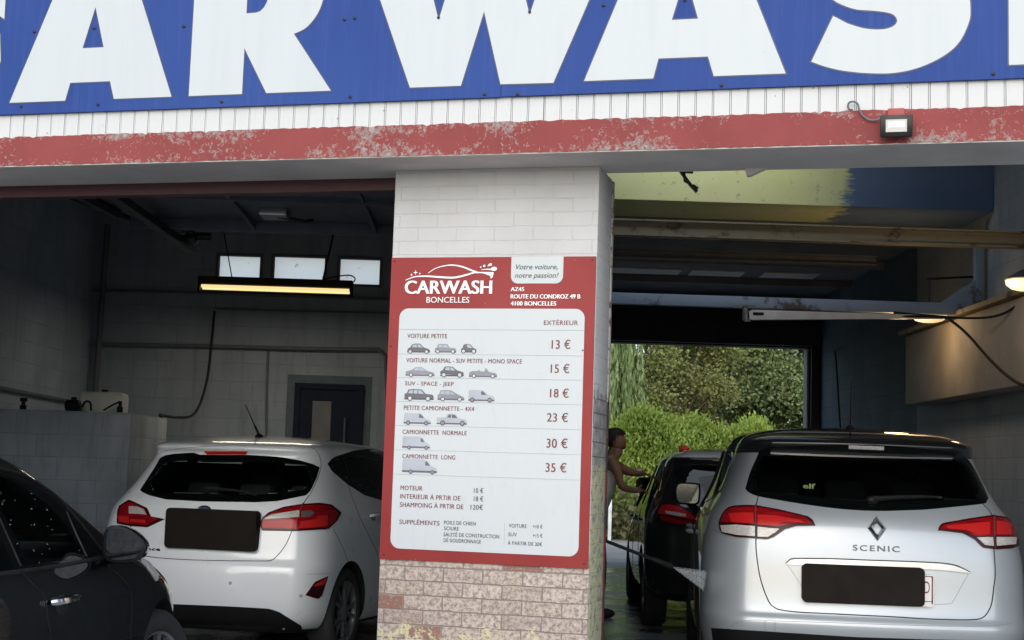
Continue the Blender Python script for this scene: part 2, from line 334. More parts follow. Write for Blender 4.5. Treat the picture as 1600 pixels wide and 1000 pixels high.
# ------------------------------------------------------------------ mesh helpers
class MB:
    def __init__(s): s.bm = bmesh.new(); s.mi = 0; s.mats = []
    def V(s, p): return s.bm.verts.new(p)
    def F(s, vs):
        try:
            f = s.bm.faces.new(vs); f.material_index = s.mi; return f
        except ValueError: return None
    def box(s, x0, x1, y0, y1, z0, z1, M=None, bev=0.0):
        c = [Vector((x, y, z)) for z in (z0, z1) for x, y in ((x0, y0), (x1, y0), (x1, y1), (x0, y1))]
        if M is not None: c = [M @ p for p in c]
        v = [s.V(p) for p in c]
        fs = [s.F([v[i] for i in q]) for q in ((3, 2, 1, 0), (4, 5, 6, 7), (0, 1, 5, 4), (1, 2, 6, 5), (2, 3, 7, 6), (3, 0, 4, 7))]
        if bev:
            es = list({e for f in fs for e in f.edges})
            bmesh.ops.bevel(s.bm, geom=es, offset=bev, segments=2, profile=.5, affect='EDGES')
        return s
    def poly(s, pts): return s.F([s.V(p) for p in pts])
    def prism(s, pts, axis, d0, d1, M=None):            # outline in two axes, extruded along the third ('y': pts are x, z)
        mk = {'y': lambda a, b, d: (a, d, b), 'x': lambda a, b, d: (d, a, b), 'z': lambda a, b, d: (a, b, d)}[axis]
        A = [Vector(mk(a, b, d0)) for a, b in pts]; B = [Vector(mk(a, b, d1)) for a, b in pts]
        if M is not None: A = [M @ p for p in A]; B = [M @ p for p in B]
        A = [s.V(p) for p in A]; B = [s.V(p) for p in B]; n = len(A)
        s.F(A[::-1]); s.F(B)
        for i in range(n): s.F([A[i], A[(i + 1) % n], B[(i + 1) % n], B[i]])
        return s
    def tube(s, pts, r, seg=8, caps=True):
        pts = [Vector(p) for p in pts]; rs = r if isinstance(r, (list, tuple)) else [r] * len(pts); rings = []
        up = Vector((0, 0, 1)); prev = None
        for i, p in enumerate(pts):
            d = (pts[min(i + 1, len(pts) - 1)] - pts[max(i - 1, 0)]).normalized()
            if prev is None: a = d.cross(up if abs(d.z) < .9 else Vector((1, 0, 0))).normalized()
            else: a = (prev - d * prev.dot(d)).normalized()
            prev = a; b = d.cross(a)
            rings.append([s.V(p + (a * math.cos(t) + b * math.sin(t)) * rs[i]) for t in (2 * math.pi * k / seg for k in range(seg))])
        for A, B in zip(rings, rings[1:]):
            for k in range(seg): s.F([A[k], A[(k + 1) % seg], B[(k + 1) % seg], B[k]])
        if caps: s.F(rings[0][::-1]); s.F(rings[-1])
        return s
    def lathe(s, prof, M=None, seg=24, cap=True):       # profile of (radius, height) about local z
        rings = []
        for r, h in prof:
            ps = [Vector((r * math.cos(2 * math.pi * k / seg), r * math.sin(2 * math.pi * k / seg), h)) for k in range(seg)]
            if M is not None: ps = [M @ p for p in ps]
            rings.append([s.V(p) for p in ps])
        for A, B in zip(rings, rings[1:]):
            for k in range(seg): s.F([A[k], A[(k + 1) % seg], B[(k + 1) % seg], B[k]])
        if cap: s.F(rings[0][::-1]); s.F(rings[-1])
        return s
    def ball(s, c, r, sc=(1, 1, 1), u=12, v=8):
        bmesh.ops.create_uvsphere(s.bm, u_segments=u, v_segments=v, radius=r, matrix=Matrix.Translation(c) @ Matrix.Diagonal((*sc, 1)))
        return s
    def add(s, me, M):                                  # append a mesh
        vs = [s.V(M @ v.co) for v in me.vertices]
        for p in me.polygons: s.F([vs[i] for i in p.vertices])
        return s
    def wall(s, a0, a1, z0, z1, d0, d1, holes, axis='y'):   # wall slab with rectangular openings; a along the wall, d through it
        ax = sorted({a0, a1, *[h[0] for h in holes], *[h[1] for h in holes]}); az = sorted({z0, z1, *[h[2] for h in holes], *[h[3] for h in holes]})
        solid = lambda i, j: 0 <= i < len(ax) - 1 and 0 <= j < len(az) - 1 and not any(h[0] <= (ax[i] + ax[i + 1]) / 2 <= h[1] and h[2] <= (az[j] + az[j + 1]) / 2 <= h[3] for h in holes)
        mk = (lambda a, d, z: (a, d, z)) if axis == 'y' else (lambda a, d, z: (d, a, z))
        for i in range(len(ax) - 1):
            for j in range(len(az) - 1):
                if not solid(i, j): continue
                A, B, C_, D = ax[i], ax[i + 1], az[j], az[j + 1]
                for d in (d0, d1): s.poly([mk(A, d, C_), mk(B, d, C_), mk(B, d, D), mk(A, d, D)])
                if not solid(i - 1, j): s.poly([mk(A, d0, C_), mk(A, d1, C_), mk(A, d1, D), mk(A, d0, D)])
                if not solid(i + 1, j): s.poly([mk(B, d0, C_), mk(B, d1, C_), mk(B, d1, D), mk(B, d0, D)])
                if not solid(i, j - 1): s.poly([mk(A, d0, C_), mk(B, d0, C_), mk(B, d1, C_), mk(A, d1, C_)])
                if not solid(i, j + 1): s.poly([mk(A, d0, D), mk(B, d0, D), mk(B, d1, D), mk(A, d1, D)])
        bmesh.ops.remove_doubles(s.bm, verts=s.bm.verts, dist=1e-5); return s
    def build(s, name, mat, parent=None, frame=None, smooth=40, uv=True, fix=True, loc=None):
        bm = s.bm
        if fix: bmesh.ops.recalc_face_normals(bm, faces=bm.faces)
        if smooth:
            for f in bm.faces: f.smooth = True
            for e in bm.edges:
                if len(e.link_faces) != 2 or e.calc_face_angle(0) > R(smooth): e.smooth = False
        if uv:
            L = bm.loops.layers.uv.new('UVMap')
            for f in bm.faces:
                n = f.normal; k = max(range(3), key=lambda i: abs(n[i]))
                for lp in f.loops:
                    c = lp.vert.co; lp[L].uv = ((c.y, c.z), (c.x, c.z), (c.x, c.y))[k]
        me = bpy.data.meshes.new(name); bm.to_mesh(me); bm.free()
        for m in (mat if isinstance(mat, (list, tuple)) else [mat]): me.materials.append(MT[m] if isinstance(m, str) else m)
        return link(name, me, parent, frame, loc)
def link(name, me, parent=None, frame=None, loc=None):
    o = bpy.data.objects.new(name, me); COL.objects.link(o)
    M = frame if frame is not None else (None if parent is None else wm(parent))
    if parent is not None:
        o.parent = parent
        o.matrix_basis = wm(parent).inverted() @ M
        WMS[o.name] = M
    elif M is not None: o.matrix_world = M; WMS[o.name] = M.copy()
    if loc is not None: o.location = loc; WMS[o.name] = Matrix.Translation(loc)
    return o
WMS = {}
def wm(o): return WMS.get(o.name, Matrix.Identity(4))
I4 = Matrix.Identity(4)
def thing(name, label, cat, loc=(0, 0, 0), rz=0.0, group=None, M=None):
    o = bpy.data.objects.new(name, None); COL.objects.link(o); o.empty_display_size = .2
    M = M if M is not None else Matrix.Translation(loc) @ Matrix.Rotation(rz, 4, 'Z')
    o.matrix_world = M; WMS[o.name] = M.copy(); tag(o, label, cat, group); return o
def tag(o, label, cat, group=None, kind=None):
    if label: o['label'] = label
    if cat: o['category'] = cat
    if group: o['group'] = group
    if kind: o['kind'] = kind
    return o
def curve2d(splines, offset=0.0, extrude=0.0):
    c = bpy.data.curves.new('outline', 'CURVE'); c.dimensions = '2D'; c.fill_mode = 'BOTH'; c.offset = offset; c.extrude = extrude
    for pts in splines:
        sp = c.splines.new('POLY'); sp.points.add(len(pts) - 1); sp.use_cyclic_u = True
        for q, p in zip(sp.points, pts): q.co = (p[0], p[1], 0, 1)
    o = bpy.data.objects.new('outline', c); COL.objects.link(o); dg = bpy.context.evaluated_depsgraph_get(); dg.update()
    me = bpy.data.meshes.new_from_object(o.evaluated_get(dg)); bpy.data.objects.remove(o); return me
_tc = {}
def text_mesh(body, bold=0.0, shear=0.0, space=1.0):
    k = (body, bold, shear, space)
    if k not in _tc:
        c = bpy.data.curves.new('text', 'FONT'); c.body = body; c.offset = bold; c.shear = shear; c.space_character = space; c.resolution_u = 4
        o = bpy.data.objects.new('text', c); COL.objects.link(o); dg = bpy.context.evaluated_depsgraph_get(); dg.update()
        _tc[k] = bpy.data.meshes.new_from_object(o.evaluated_get(dg)); bpy.data.objects.remove(o)
    return _tc[k]
def put_text(mb, body, u0, z0, u1, h, y, bold=.02, shear=0.0, space=1.0, frame=None):
    me = text_mesh(body, bold, shear, space); xs = [v.co.x for v in me.vertices]; x0, x1 = min(xs), max(xs)
    sx = (u1 - u0) / (x1 - x0); sz = h / (.682 + bold)
    M = Matrix(((sx, 0, 0, u0 - x0 * sx), (0, 0, -1, y), (0, sz, 0, z0), (0, 0, 0, 1)))
    mb.add(me, M if frame is None else frame @ M)
def spline(pts, n):                                     # Catmull-Rom through points, resampled to n by arc length
    P = [Vector(p) for p in pts]
    if len(P) == 2: return [P[0].lerp(P[1], i / (n - 1)) for i in range(n)]
    out = []
    for i in range(len(P) - 1):
        p0, p1, p2, p3 = P[max(i - 1, 0)], P[i], P[i + 1], P[min(i + 2, len(P) - 1)]
        for k in range(10):
            t = k / 10
            out.append(.5 * ((2 * p1) + (p2 - p0) * t + (2 * p0 - 5 * p1 + 4 * p2 - p3) * t * t + (3 * p1 - p0 - 3 * p2 + p3) * t ** 3))
    out.append(P[-1]); return resample(out, n)
def resample(P, n):
    P = [Vector(p) for p in P]; L = [0]
    for a, b in zip(P, P[1:]): L.append(L[-1] + (b - a).length)
    res = []; j = 0
    for i in range(n):
        s_ = L[-1] * i / (n - 1)
        while j < len(P) - 2 and L[j + 1] < s_: j += 1
        d = L[j + 1] - L[j]; res.append(P[j].lerp(P[j + 1], (s_ - L[j]) / d if d > 1e-9 else 0))
    return res
# ------------------------------------------------------------------ ground
def sheet(name, pts, z, mat):
    mb = MB(); mb.poly([(x, y, z) for x, y in pts]); o = mb.build(name, mat, smooth=0); tag(o, None, None, kind='structure'); return o
sheet('ground', [(-300, -300), (300, -300), (300, 600), (-300, 600)], 0, 'grass_base')
sheet('forecourt', [(-40, -6), (40, -6), (40, 6.2), (-40, 9.0)], .004, 'asphalt')
sheet('road', [(-200, -15), (200, -15), (200, -6.2), (-200, -6.2)], .004, 'road')
sheet('bay_floor', [(-6, 8.3), (6, 5.2), (6, 21.5), (-6, 21.5)], .008, 'wet')
sheet('yard', [(-30, 21.45), (30, 21.45), (30, 30.5), (-30, 30.5)], .004, 'yard')
sheet('verge', [(-30, 30.45), (40, 30.45), (40, 36), (-30, 36)], .008, 'dirt')

# ------------------------------------------------------------------ the building
B = thing('car_wash_building', 'white painted brick car wash building with two open bays and a peeling red beam', 'building', M=MF)
mb = MB(); mb.box(-.608, .40, 0, .335, 0, 2.7585, bev=.007); mb.build('front_pillar', 'brick', B)
def beam_part():
    mb = MB(); r = random.Random(3); prev = None; n = 600
    for i in range(n + 1):
        u = -6 + 12 * i / n; j = lambda a: r.uniform(-a, a)
        nick = .007 if r.random() < .06 else 0
        sec = [(u, -.2955 + j(.0012), 2.760 + j(.0018)), (u, .155, 2.760), (u, .155, 2.9), (u, -.262, 2.908), (u, -.2955 + j(.002), 2.906 + j(.0028) - nick)]
        vs = [mb.V(p) for p in sec]
        if prev:
            for k in range(5): mb.F([prev[k], prev[(k + 1) % 5], vs[(k + 1) % 5], vs[k]])
        else: mb.F(vs)
        prev = vs
    mb.F(prev[::-1]); return mb
beam_part().build('fascia_beam', 'red', B, smooth=30)
mb = MB(); mb.box(-6, 6, -.291, .165, 2.7555, 2.7615); mb.build('soffit', 'soffit', B)
mb = MB(); mb.box(-6, 6, -.255, .15, 2.763, 5.45); mb.box(-6, -3.3, 0, .3, 0, 2.7565); mb.box(4.5, 6, 0, .3, 0, 2.7565); mb.build('front_wall', 'white_paint', B)
mb = MB(); r_ = random.Random(5); u = -6.0
while u < 6:
    d = r_.uniform(-.0012, .0012); g = .0022 if not .05 < u < .13 else .009
    mb.box(u, u + .0675, -.2765 + d, -.262, 2.9, 5.4, bev=.0012); mb.box(u + .0675 + g * .8, u + .0755 - g * .5, -.2745, -.262, 2.9, 5.4); u += .0765
mb.build('cladding', 'planks', B, smooth=0)
mb = MB(); mb.box(-6, 6, -.2625, -.2552, 2.9, 5.41); mb.build('cladding_backing', 'dark_gap', B)
mb = MB(); mb.box(-3.3, -.61, .168, .24, 2.695, 2.7555); mb.build('lintel', 'dark_red', B)
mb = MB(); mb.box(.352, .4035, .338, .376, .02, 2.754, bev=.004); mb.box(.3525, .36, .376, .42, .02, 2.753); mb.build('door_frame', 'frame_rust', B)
mb = MB(); mb.prism([(1.06, 2.7565), (1.16, 2.7565), (1.085, 2.722), (1.07, 2.722)], 'y', .12, .164); mb.build('corbel', 'soffit', B)

# rear walls, side walls, roof: laid out along the bays, which stand askew to the street front
def bay(mb, name, mat, **k): return mb.build(name, mat, B, frame=I4, **k)
LY, RY, RX, CZ = 15.5, 21.3, 4.57, 4.05
bay(MB().box(-4.75, -4.53, 7.9, LY + .2, 0, 4.2), 'side_wall', 'block_grey')
wins = []
for x0, x1, y0, y1 in ((341, 407, 401, 433), (427, 508, 403, 436), (530, 594, 406, 443)):
    a, b = atY(x0, y1, LY), atY(x1, y0, LY); wins.append((a.x, b.x, a.z, b.z))
bay(MB().wall(-4.6, .02, 0, 4.2, LY, LY + .2, wins), 'rear_wall', 'block_dun')
for a, b, c, d in wins:
    f = MB()
    f.box(a - .03, b + .03, LY - .012, LY + .05, d, d + .03); f.box(a - .03, b + .03, LY - .012, LY + .05, c - .03, c)
    f.box(a - .03, a, LY - .0119, LY + .05, c, d); f.box(b, b + .03, LY - .0119, LY + .05, c, d)
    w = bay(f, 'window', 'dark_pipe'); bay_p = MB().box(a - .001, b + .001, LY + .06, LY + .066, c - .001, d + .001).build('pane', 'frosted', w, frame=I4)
bay(MB().box(.02, .14, 7.06, 14.2, 0, 5.3).box(.02, .1395, 14.2, RY + .2, 0, 4.2), 'partition_wall', 'surround')
bay(MB().box(RX, RX + .22, 5.75, 14.2, 0, 5.3).box(RX + .0005, RX + .22, 14.2, 16.2, 0, 4.2), 'side_wall', 'block_dun')
bay(MB().box(RX, RX + .22, 16.2, RY + .25, 0, 4.2), 'side_wall', 'teal')
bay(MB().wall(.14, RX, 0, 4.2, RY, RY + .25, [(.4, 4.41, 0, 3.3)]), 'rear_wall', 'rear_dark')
bay(MB().box(4.385, 4.412, RY + .02, RY + .262, .02, 3.29), 'door_jamb', 'ledge')
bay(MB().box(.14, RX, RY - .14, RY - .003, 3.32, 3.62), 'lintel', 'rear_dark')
bay(MB().box(4.43, 4.53, RY - .09, RY - .003, .02, 3.315), 'door_post', 'black_metal')
rf = MB()
for pts, z_ in (([(-4.75, 8.02), (.03, 6.85), (.03, 15.7), (-4.75, 15.7)], CZ), ([(.03, 14.0), (4.79, 14.0), (4.79, 21.55), (.03, 21.55)], CZ), ([(.03, 6.85), (4.79, 5.63), (4.79, 10.2), (.03, 10.2)], 5.2),
            ([(.03, 10.2), (.45, 10.2), (.45, 13.2), (.03, 13.2)], 5.2), ([(2.5, 10.2), (4.79, 10.2), (4.79, 13.2), (2.5, 13.2)], 5.2), ([(.03, 13.2), (4.79, 13.2), (4.79, 14.3), (.03, 14.3)], 5.2)):
    rf.prism(pts, 'z', z_, z_ + .16)
bay(rf, 'roof', 'ceiling')
bay(MB().box(.142, 4.568, 13.6, 14.5, 3.95, 5.19, bev=.012), 'ceiling_beam', 'lime')
def ibeam(x0, x1, y, z0, z1, mat, w=.12):
    m = MB(); t = .014
    m.prism([(y - w / 2, z0), (y + w / 2, z0), (y + w / 2, z0 + t), (y + .005, z0 + t), (y + .005, z1 - t), (y + w / 2, z1 - t), (y + w / 2, z1), (y - w / 2, z1), (y - w / 2, z1 - t), (y - .005, z1 - t), (y - .005, z0 + t), (y - w / 2, z0 + t)], 'x', x0, x1)
    return bay(m, 'steel_beam', mat)
ibeam(.142, 4.568, 12.6, 3.43, 3.575, 'rusty')
ibeam(.142, 4.568, 13.55, 4.42, 4.5, 'lime', .05)
ibeam(.142, 3.9, 15.4, 3.66, 3.76, 'dark_pipe')
bb = MB(); bb.box(.142, 4.55, 13.76, 13.84, 2.965, 3.075, bev=.006); bb.box(4.45, 4.53, 13.78, 13.86, 3.0, 3.75, bev=.004); bb.prism([(4.1, 3.07), (4.46, 3.07), (4.46, 3.32)], 'y', 13.79, 13.81); bay(bb, 'steel_beam', 'blue_steel')
for y in (15.9, 17.6, 19.4): bay(MB().box(.142, 4.568, y, y + .07, CZ - .09, CZ + .01), 'ceiling_joist', 'ceiling')
for x0, x1 in ((955, 1062), (1078, 1160), (1190, 1275)):
    p = atY(x0, 422, 19.0); q = atY(x1, 427, 19.0); bay(MB().box(p.x, q.x, 18.75, 19.2, CZ - .016, CZ - .002), 'ceiling_panel', 'white_paint')
lg = MB(); lg.box(4.30, 4.568, 11.6, 15.7, 2.19, 2.94, bev=.015); bay(lg, 'wall_ledge', 'ledge')
bay(MB().box(4.25, 4.568, 11.6, 15.8, 2.955, 3.0), 'ledge_board', 'rusty')
# rear door of the left bay
bay(MB().box(*[c for q in [(atY(447, 640, LY).x, atY(580, 640, LY).x)] for c in q], LY - .006, LY + .01, .02, atY(514, 587, LY).z), 'painted_surround', 'surround')
d0, d1, dz = atY(460, 640, LY).x, atY(568, 640, LY).x, atY(514, 600, LY).z
dm = MB(); dm.box(d0, d0 + .06, LY - .05, LY - .008, .02, dz); dm.box(d1 - .06, d1, LY - .05, LY - .008, .02, dz); dm.box(d0 + .06, d1 - .06, LY - .0495, LY - .008, dz - .06, dz)
dm.box(d0 + .06, d1 - .06, LY - .03, LY - .0075, .03, dz - .06)
door = bay(dm, 'door', 'navy_door')
g0, g1 = atY(489, 640, LY).x, atY(518, 640, LY).x
MB().box(g0, g1, LY - .036, LY - .028, .5, atY(500, 627, LY).z).build('door_glass', 'milk_glass', door, frame=I4)
hx = atY(541, 640, LY).x; h = MB(); h.tube([(hx, LY - .08, .75), (hx, LY - .08, 1.85)], .012); h.tube([(hx, LY - .08, .9), (hx, LY - .02, .9)], .008); h.tube([(hx, LY - .08, 1.7), (hx, LY - .02, 1.7)], .008); h.build('handle', 'steel', door, frame=I4)

# ------------------------------------------------------------------ concrete block enclosure and what stands on it
mb = MB(); mb.box(-4.525, -3.18, 12.2, 13.5, 0.01, 1.72, bev=.012)
o = mb.build('block_enclosure', 'block_pale', smooth=30); tag(o, 'pale grey concrete block enclosure built against the left side wall', 'enclosure')
p = atY(162, 645, 12.75)
t = thing('water_tank', 'small white plastic tank lying on the concrete block enclosure', 'tank', (p.x, 12.75, 1.72))
m = MB(); m.box(-.19, .19, -.12, .12, 0, .19, bev=.035); m.build('tank_body', 'white_paint', t); m = MB(); m.lathe([(.03, .185), (.03, .21), (.026, .215)], seg=14); m.build('cap', 'black_plastic', t)
for (xx, lab, k) in ((36, 'small black valve standing alone near the left end of the block enclosure', 0), (122, 'black pump with looped pipe beside the white tank on the block enclosure', 1), (180, 'black tap fitting with slanting lever at the right end of the block enclosure', 2)):
    p = atY(xx, 640, 12.35)
    t = thing(('valve', 'pump', 'tap')[k], lab, ('valve', 'pump', 'tap')[k], (p.x, 12.35, 1.72))
    m = MB()
    if k == 0: m.lathe([(.028, 0), (.028, .04), (.016, .045), (.016, .07), (.032, .075), (.032, .1), (.01, .105)], seg=14); m.build('valve_body', 'black_plastic', t)
    elif k == 1:
        m.lathe([(.03, -.07), (.05, -.06), (.05, .05), (.03, .06)], Matrix.Translation((-.04, 0, .05)) @ Matrix.Rotation(R(90), 4, 'Y'), 16); m.box(-.09, .02, -.04, .04, 0, .02); m.lathe([(.02, .09), (.025, .1), (.025, .12), (.01, .125)], Matrix.Translation((-.04, 0, 0))); m.build('pump_body', 'black_plastic', t)
        m = MB(); m.tube(spline([(.03, 0, .04), (.06, 0, .09), (.10, 0, .08), (.11, 0, .01)], 14), .009); m.build('pipe', 'black_plastic', t)
    else:
        m.lathe([(.025, 0), (.025, .05), (.015, .06), (.015, .1)], Matrix.Translation((.04, 0, 0)), 14); m.build('tap_body', 'black_plastic', t); m = MB(); m.tube([(.04, 0, .1), (-.02, 0, .07), (-.1, 0, .02)], .008); m.build('lever', 'black_plastic', t)

# ------------------------------------------------------------------ pipes, hoses and cables
def pipe(name, pts, r, mat, lab, cat, smooth_n=0):
    m = MB(); m.tube(spline(pts, smooth_n) if smooth_n else pts, r); o = m.build(name, mat, smooth=60); tag(o, lab, cat); return o
P = lambda x, y, Y: tuple(atY(x, y, Y)); PX = lambda x, y, X: tuple(atX(x, y, X))
pipe('water_pipe', [(-4.49, 8.6, 1.95), (-4.49, 15.4, 1.90)], .018, 'dark_pipe', 'upper long pipe running along the left side wall of the left bay', 'pipe')
pipe('water_pipe', [(-4.49, 8.6, 1.56), (-4.49, 12, 1.46), (-4.49, 15.2, 1.33), (-4.44, 15.4, 1.2), (-4.44, 15.42, .9)], .022, 'dark_pipe', 'lower sagging pipe running along the left side wall of the left bay', 'pipe', 24)
pipe('water_pipe', [(-4.44, 15.43, .1), (-4.42, 15.43, 2.0), (-4.40, 15.43, 3.85)], .03, 'dark_pipe', 'tall upright pipe in the far corner of the left bay', 'pipe')
pipe('water_pipe', [P(140, 453, 15.45), P(300, 457, 15.45), P(470, 463, 15.46), P(606, 467, 15.45)], .016, 'dark_pipe', 'straight pipe across the back wall just under the small windows', 'pipe')
pipe('water_pipe', [P(140, 537, 15.44), P(330, 541, 15.45), P(480, 545, 15.44), P(592, 546, 15.44), P(602, 556, 15.44), P(606, 640, 15.44)], .02, 'dark_pipe', 'lowest pipe across the back wall, turning down beside the blue framed door', 'pipe')
pipe('cable', [P(335, 482, 15.46), P(470, 486, 15.46), P(606, 489, 15.46)], .010, 'dark_pipe', 'thin cable across the back wall under the hanging tube light', 'cable')
pipe('conduit', [P(419, 548, 15.465), P(417, 600, 15.465), P(416, 690, 15.465)], .012, 'dark_pipe', 'thin upright conduit on the back wall left of the blue framed door', 'conduit')
pipe('black_hose', [P(335, 486, 15.4), P(331, 530, 15.35), P(324, 590, 15.2), P(312, 632, 14.9), P(298, 650, 14.6), P(275, 652, 14.2), P(250, 648, 13.7)], .014, 'rubber', 'black hose hanging in a curve from the back wall to the block enclosure', 'hose', 60)
pipe('drain_pipe', [P(250, 648, 13.62), P(254, 655, 13.6), P(254.5, 720, 13.58), (atY(254, 700, 13.58).x, 13.58, .02)], .016, 'rubber', 'black upright pipe at the side of the block enclosure', 'pipe')
pipe('cable', [P(1300, 470, 21.0)[:1] + (20.9, 3.2), P(1306, 560, 19.6), P(1313, 668, 19.2), P(1320, 760, 19.0)], .012, 'rubber', 'black cable hanging down the dark blue wall beside the rear opening', 'cable', 24)
pipe('cable', [P(1396, 488, 13.4), P(1440, 492, 13.3), P(1510, 497, 13.0), P(1555, 494, 12.6), P(1585, 480, 12.3), P(1600, 462, 12.2), P(1640, 420, 12.1)], .011, 'rubber', 'black cable looping from the boom arm toward the nearer round lamp', 'cable', 40)

# hanging tube light in the left bay
p0, p1 = atY(311, 445, 14.0), atY(551, 449, 14.0); LX0, LX1 = p0.x, p1.x; zt, zb = 3.115, 2.985
t = thing('tube_light', 'long tube light hung on two wires in front of the small back windows', 'lamp', ((LX0 + LX1) / 2, 14.0, 2.985))
hw = (LX1 - LX0) / 2
m = MB(); m.prism([(-.07, .145), (.07, .145), (.05, .115), (.035, .075), (-.035, .075), (-.05, .115)], 'x', -hw, hw); m.box(-hw, -hw + .02, -.06, .06, 0, .13); m.box(hw - .02, hw, -.06, .06, 0, .13); m.box(-hw, hw, -.05, .05, -.012, .0); m.build('housing', 'black_plastic', t)
m = MB(); m.tube([(-hw + .03, -.03, .05), (hw - .03, -.03, .05)], .016, 12); m.build('tube', 'tube_glow', t)
m = MB(); m.tube([(-hw + .03, .03, .035), (hw - .03, .03, .035)], .013, 12); m.build('tube', 'tube_glow', t)
a = atY(363, 437, 14) - Vector(t.location); b = atY(344, 330, 14) - Vector(t.location); m = MB(); m.tube([a, b, b + (b - a) * .6], .006, 6); m.build('wire', 'black_plastic', t)
a = atY(504, 440, 14) - Vector(t.location); b = atY(528, 335, 14) - Vector(t.location); m = MB(); m.tube([a, b, b + (b - a) * .6], .010, 6); m.build('wire', 'black_plastic', t)
m = MB(); q = lambda x, y: atY(x, y, 13.97) - Vector(t.location)
m.tube(spline([q(504, 437), q(520, 433), q(545, 430), q(555, 435), q(552, 441)], 24), .007, 6); m.build('cord', 'black_plastic', t)

lp = bpy.data.lights.new('tube_glow', 'AREA'); lp.shape = 'RECTANGLE'; lp.size = 2 * hw - .1; lp.size_y = .06; lp.energy = 9; lp.color = (1, .88, .70)
lo = bpy.data.objects.new('tube_glow', lp); COL.objects.link(lo); lo.location = ((LX0 + LX1) / 2, 13.98, 2.965)
# overhead garage door drawn up under the ceiling of the left bay
t = thing('garage_door', 'dark grey overhead garage door drawn up inside the left bay', 'garage door', (-1.2, 8.4, 2.9))
L = lambda x, y, z: (x + 1.2, y - 8.4, z - 2.9)
def lbox(m, x0, x1, y0, y1, z0, z1, **k): a = L(x0, y0, z0); b = L(x1, y1, z1); m.box(a[0], b[0], a[1], b[1], a[2], b[2], **k)
m = MB(); lbox(m, -2.62, -.02, 8.15, 9.72, 2.97, 3.01); lbox(m, -2.62, -.02, 9.72, 9.80, 2.90, 3.03, bev=.006); lbox(m, -2.62, -.02, 8.1, 8.18, 2.93, 3.02, bev=.005); lbox(m, -2.62, -.02, 8.85, 8.9, 2.945, 2.972); m.build('panel', 'door_panel', t)
for x in (-1.78, -.95, -.2):
    m = MB(); m.prism([(8.2 - 8.4, .07), (9.72 - 8.4, .07), (9.72 - 8.4, .0), (9.5 - 8.4, .03)], 'x', x + 1.2 - .012, x + 1.2 + .012); m.build('rib', 'door_panel', t)
m = MB(); lbox(m, -2.42, -2.36, 8.3, 10.6, 2.86, 2.91); m.tube([L(-2.5, 9.6, 2.95), L(-2.3, 10.2, 2.96)], .02); lbox(m, -2.45, -2.3, 9.9, 10.0, 2.9, 3.0, bev=.01); lbox(m, -2.42, -2.3, 10.3, 10.42, 2.9, 2.97, bev=.01); m.tube([L(-2.36, 10.36, 2.95), L(-2.2, 10.36, 2.95)], .03, 10); m.build('rail', 'black_metal', t)
m = MB(); m.tube([L(-2.9, 8.2, 3.02), L(-2.62, 9.4, 2.93)], .035, 6); m.tube([L(-3.1, 9.6, 3.1), L(-2.6, 9.75, 2.95)], .02, 6); m.build('spring_arm', 'black_metal', t)
m = MB(); p = atY(428, 324, 9.3); lbox(m, p.x - .08, p.x + .1, 9.2, 9.4, 2.92, 2.975, bev=.008); m.build('lock_plate', 'steel', t)
m = MB(); m.tube([L(p.x + .02, 9.3, 2.93), L(p.x + .2, 9.35, 2.91), L(p.x + .24, 9.4, 2.93)], .012, 8); m.build('handle', 'black_metal', t)

# right bay: swinging boom with its hose, two round lamps, a bracket under the soffit
p0, p1 = atY(1172, 492, 13.55), atY(1474, 496, 13.1)
t = thing('hose_boom', 'white tapering hose boom arm hung below the blue steel beam', 'boom arm', p0)
v = Vector(p1) - Vector(p0); ln = v.length; X_ = v.normalized(); Z_ = Vector((0, 0, 1)); Y_ = Z_.cross(X_).normalized(); Z_ = X_.cross(Y_)
Fm = Matrix((X_, Y_, Z_)).transposed().to_4x4()
m = MB(); m.prism([(0.0, -.042), (.02, -.047), (ln, -.012), (ln, .014), (.02, .047), (-.01, .03)], 'y', -.025, .025, Fm); m.build('arm', 'white_paint', t)
m = MB(); m.box(-.07, -.02, -.03, .03, -.05, .075, Fm, bev=.006); m.box(-.16, .05, -.05, .05, .075, .09, Fm); m.box(-.05, -.0, -.035, .035, -.06, -.04, Fm); m.build('swivel_bracket', 'steel', t)
m = MB(); m.box(.03, .13, -.028, -.0255, -.005, .022, Fm); m.build('name_plate', 'black_plastic', t)
pipe('black_hose', [P(1400, 494.5, 13.2), P(1470, 495, 13.05), P(1490, 504, 12.9), P(1515, 526, 12.5), P(1545, 560, 12.0), P(1575, 588, 11.6), P(1604, 603, 11.3), P(1660, 606, 10.9)], .013, 'rubber', 'black hose hanging down from the tip of the white boom arm', 'hose', 60)
def round_lamp(pxx, pyy, lab):
    X = 4.08; p = atX(pxx, pyy, X)
    t = thing('round_lamp', lab, 'lamp', p, 0, 'round lamps above the wall ledge')
    m = MB(); m.lathe([(.02, .10), (.06, .095), (.10, .07), (.165, .035), (.18, .02), (.175, .012), (.02, .03)], seg=32); m.build('shade', 'dark_pipe', t)
    m = MB(); m.lathe([(.172, .014), (.165, -.02), (.13, -.05), (.08, -.065), (.02, -.07)], seg=32); m.build('diffuser', 'disc_glow', t)
    m = MB(); m.tube([(0, 0, .09), (0, 0, .36)], .006, 6); m.tube([(-.02, 0, .36), (.48, .0, .40)], .012, 6); m.build('hanger', 'black_metal', t)
    lp = bpy.data.lights.new('lamp_light', 'POINT'); lp.energy = 6; lp.color = (1, .62, .28); lp.shadow_soft_size = .12
    lo = bpy.data.objects.new('lamp_light', lp); COL.objects.link(lo); lo.location = (p.x - .30, p.y - .1, p.z - .16)
round_lamp(1452, 493, 'farther round lamp glowing warm above the wall ledge, behind the boom arm tip')
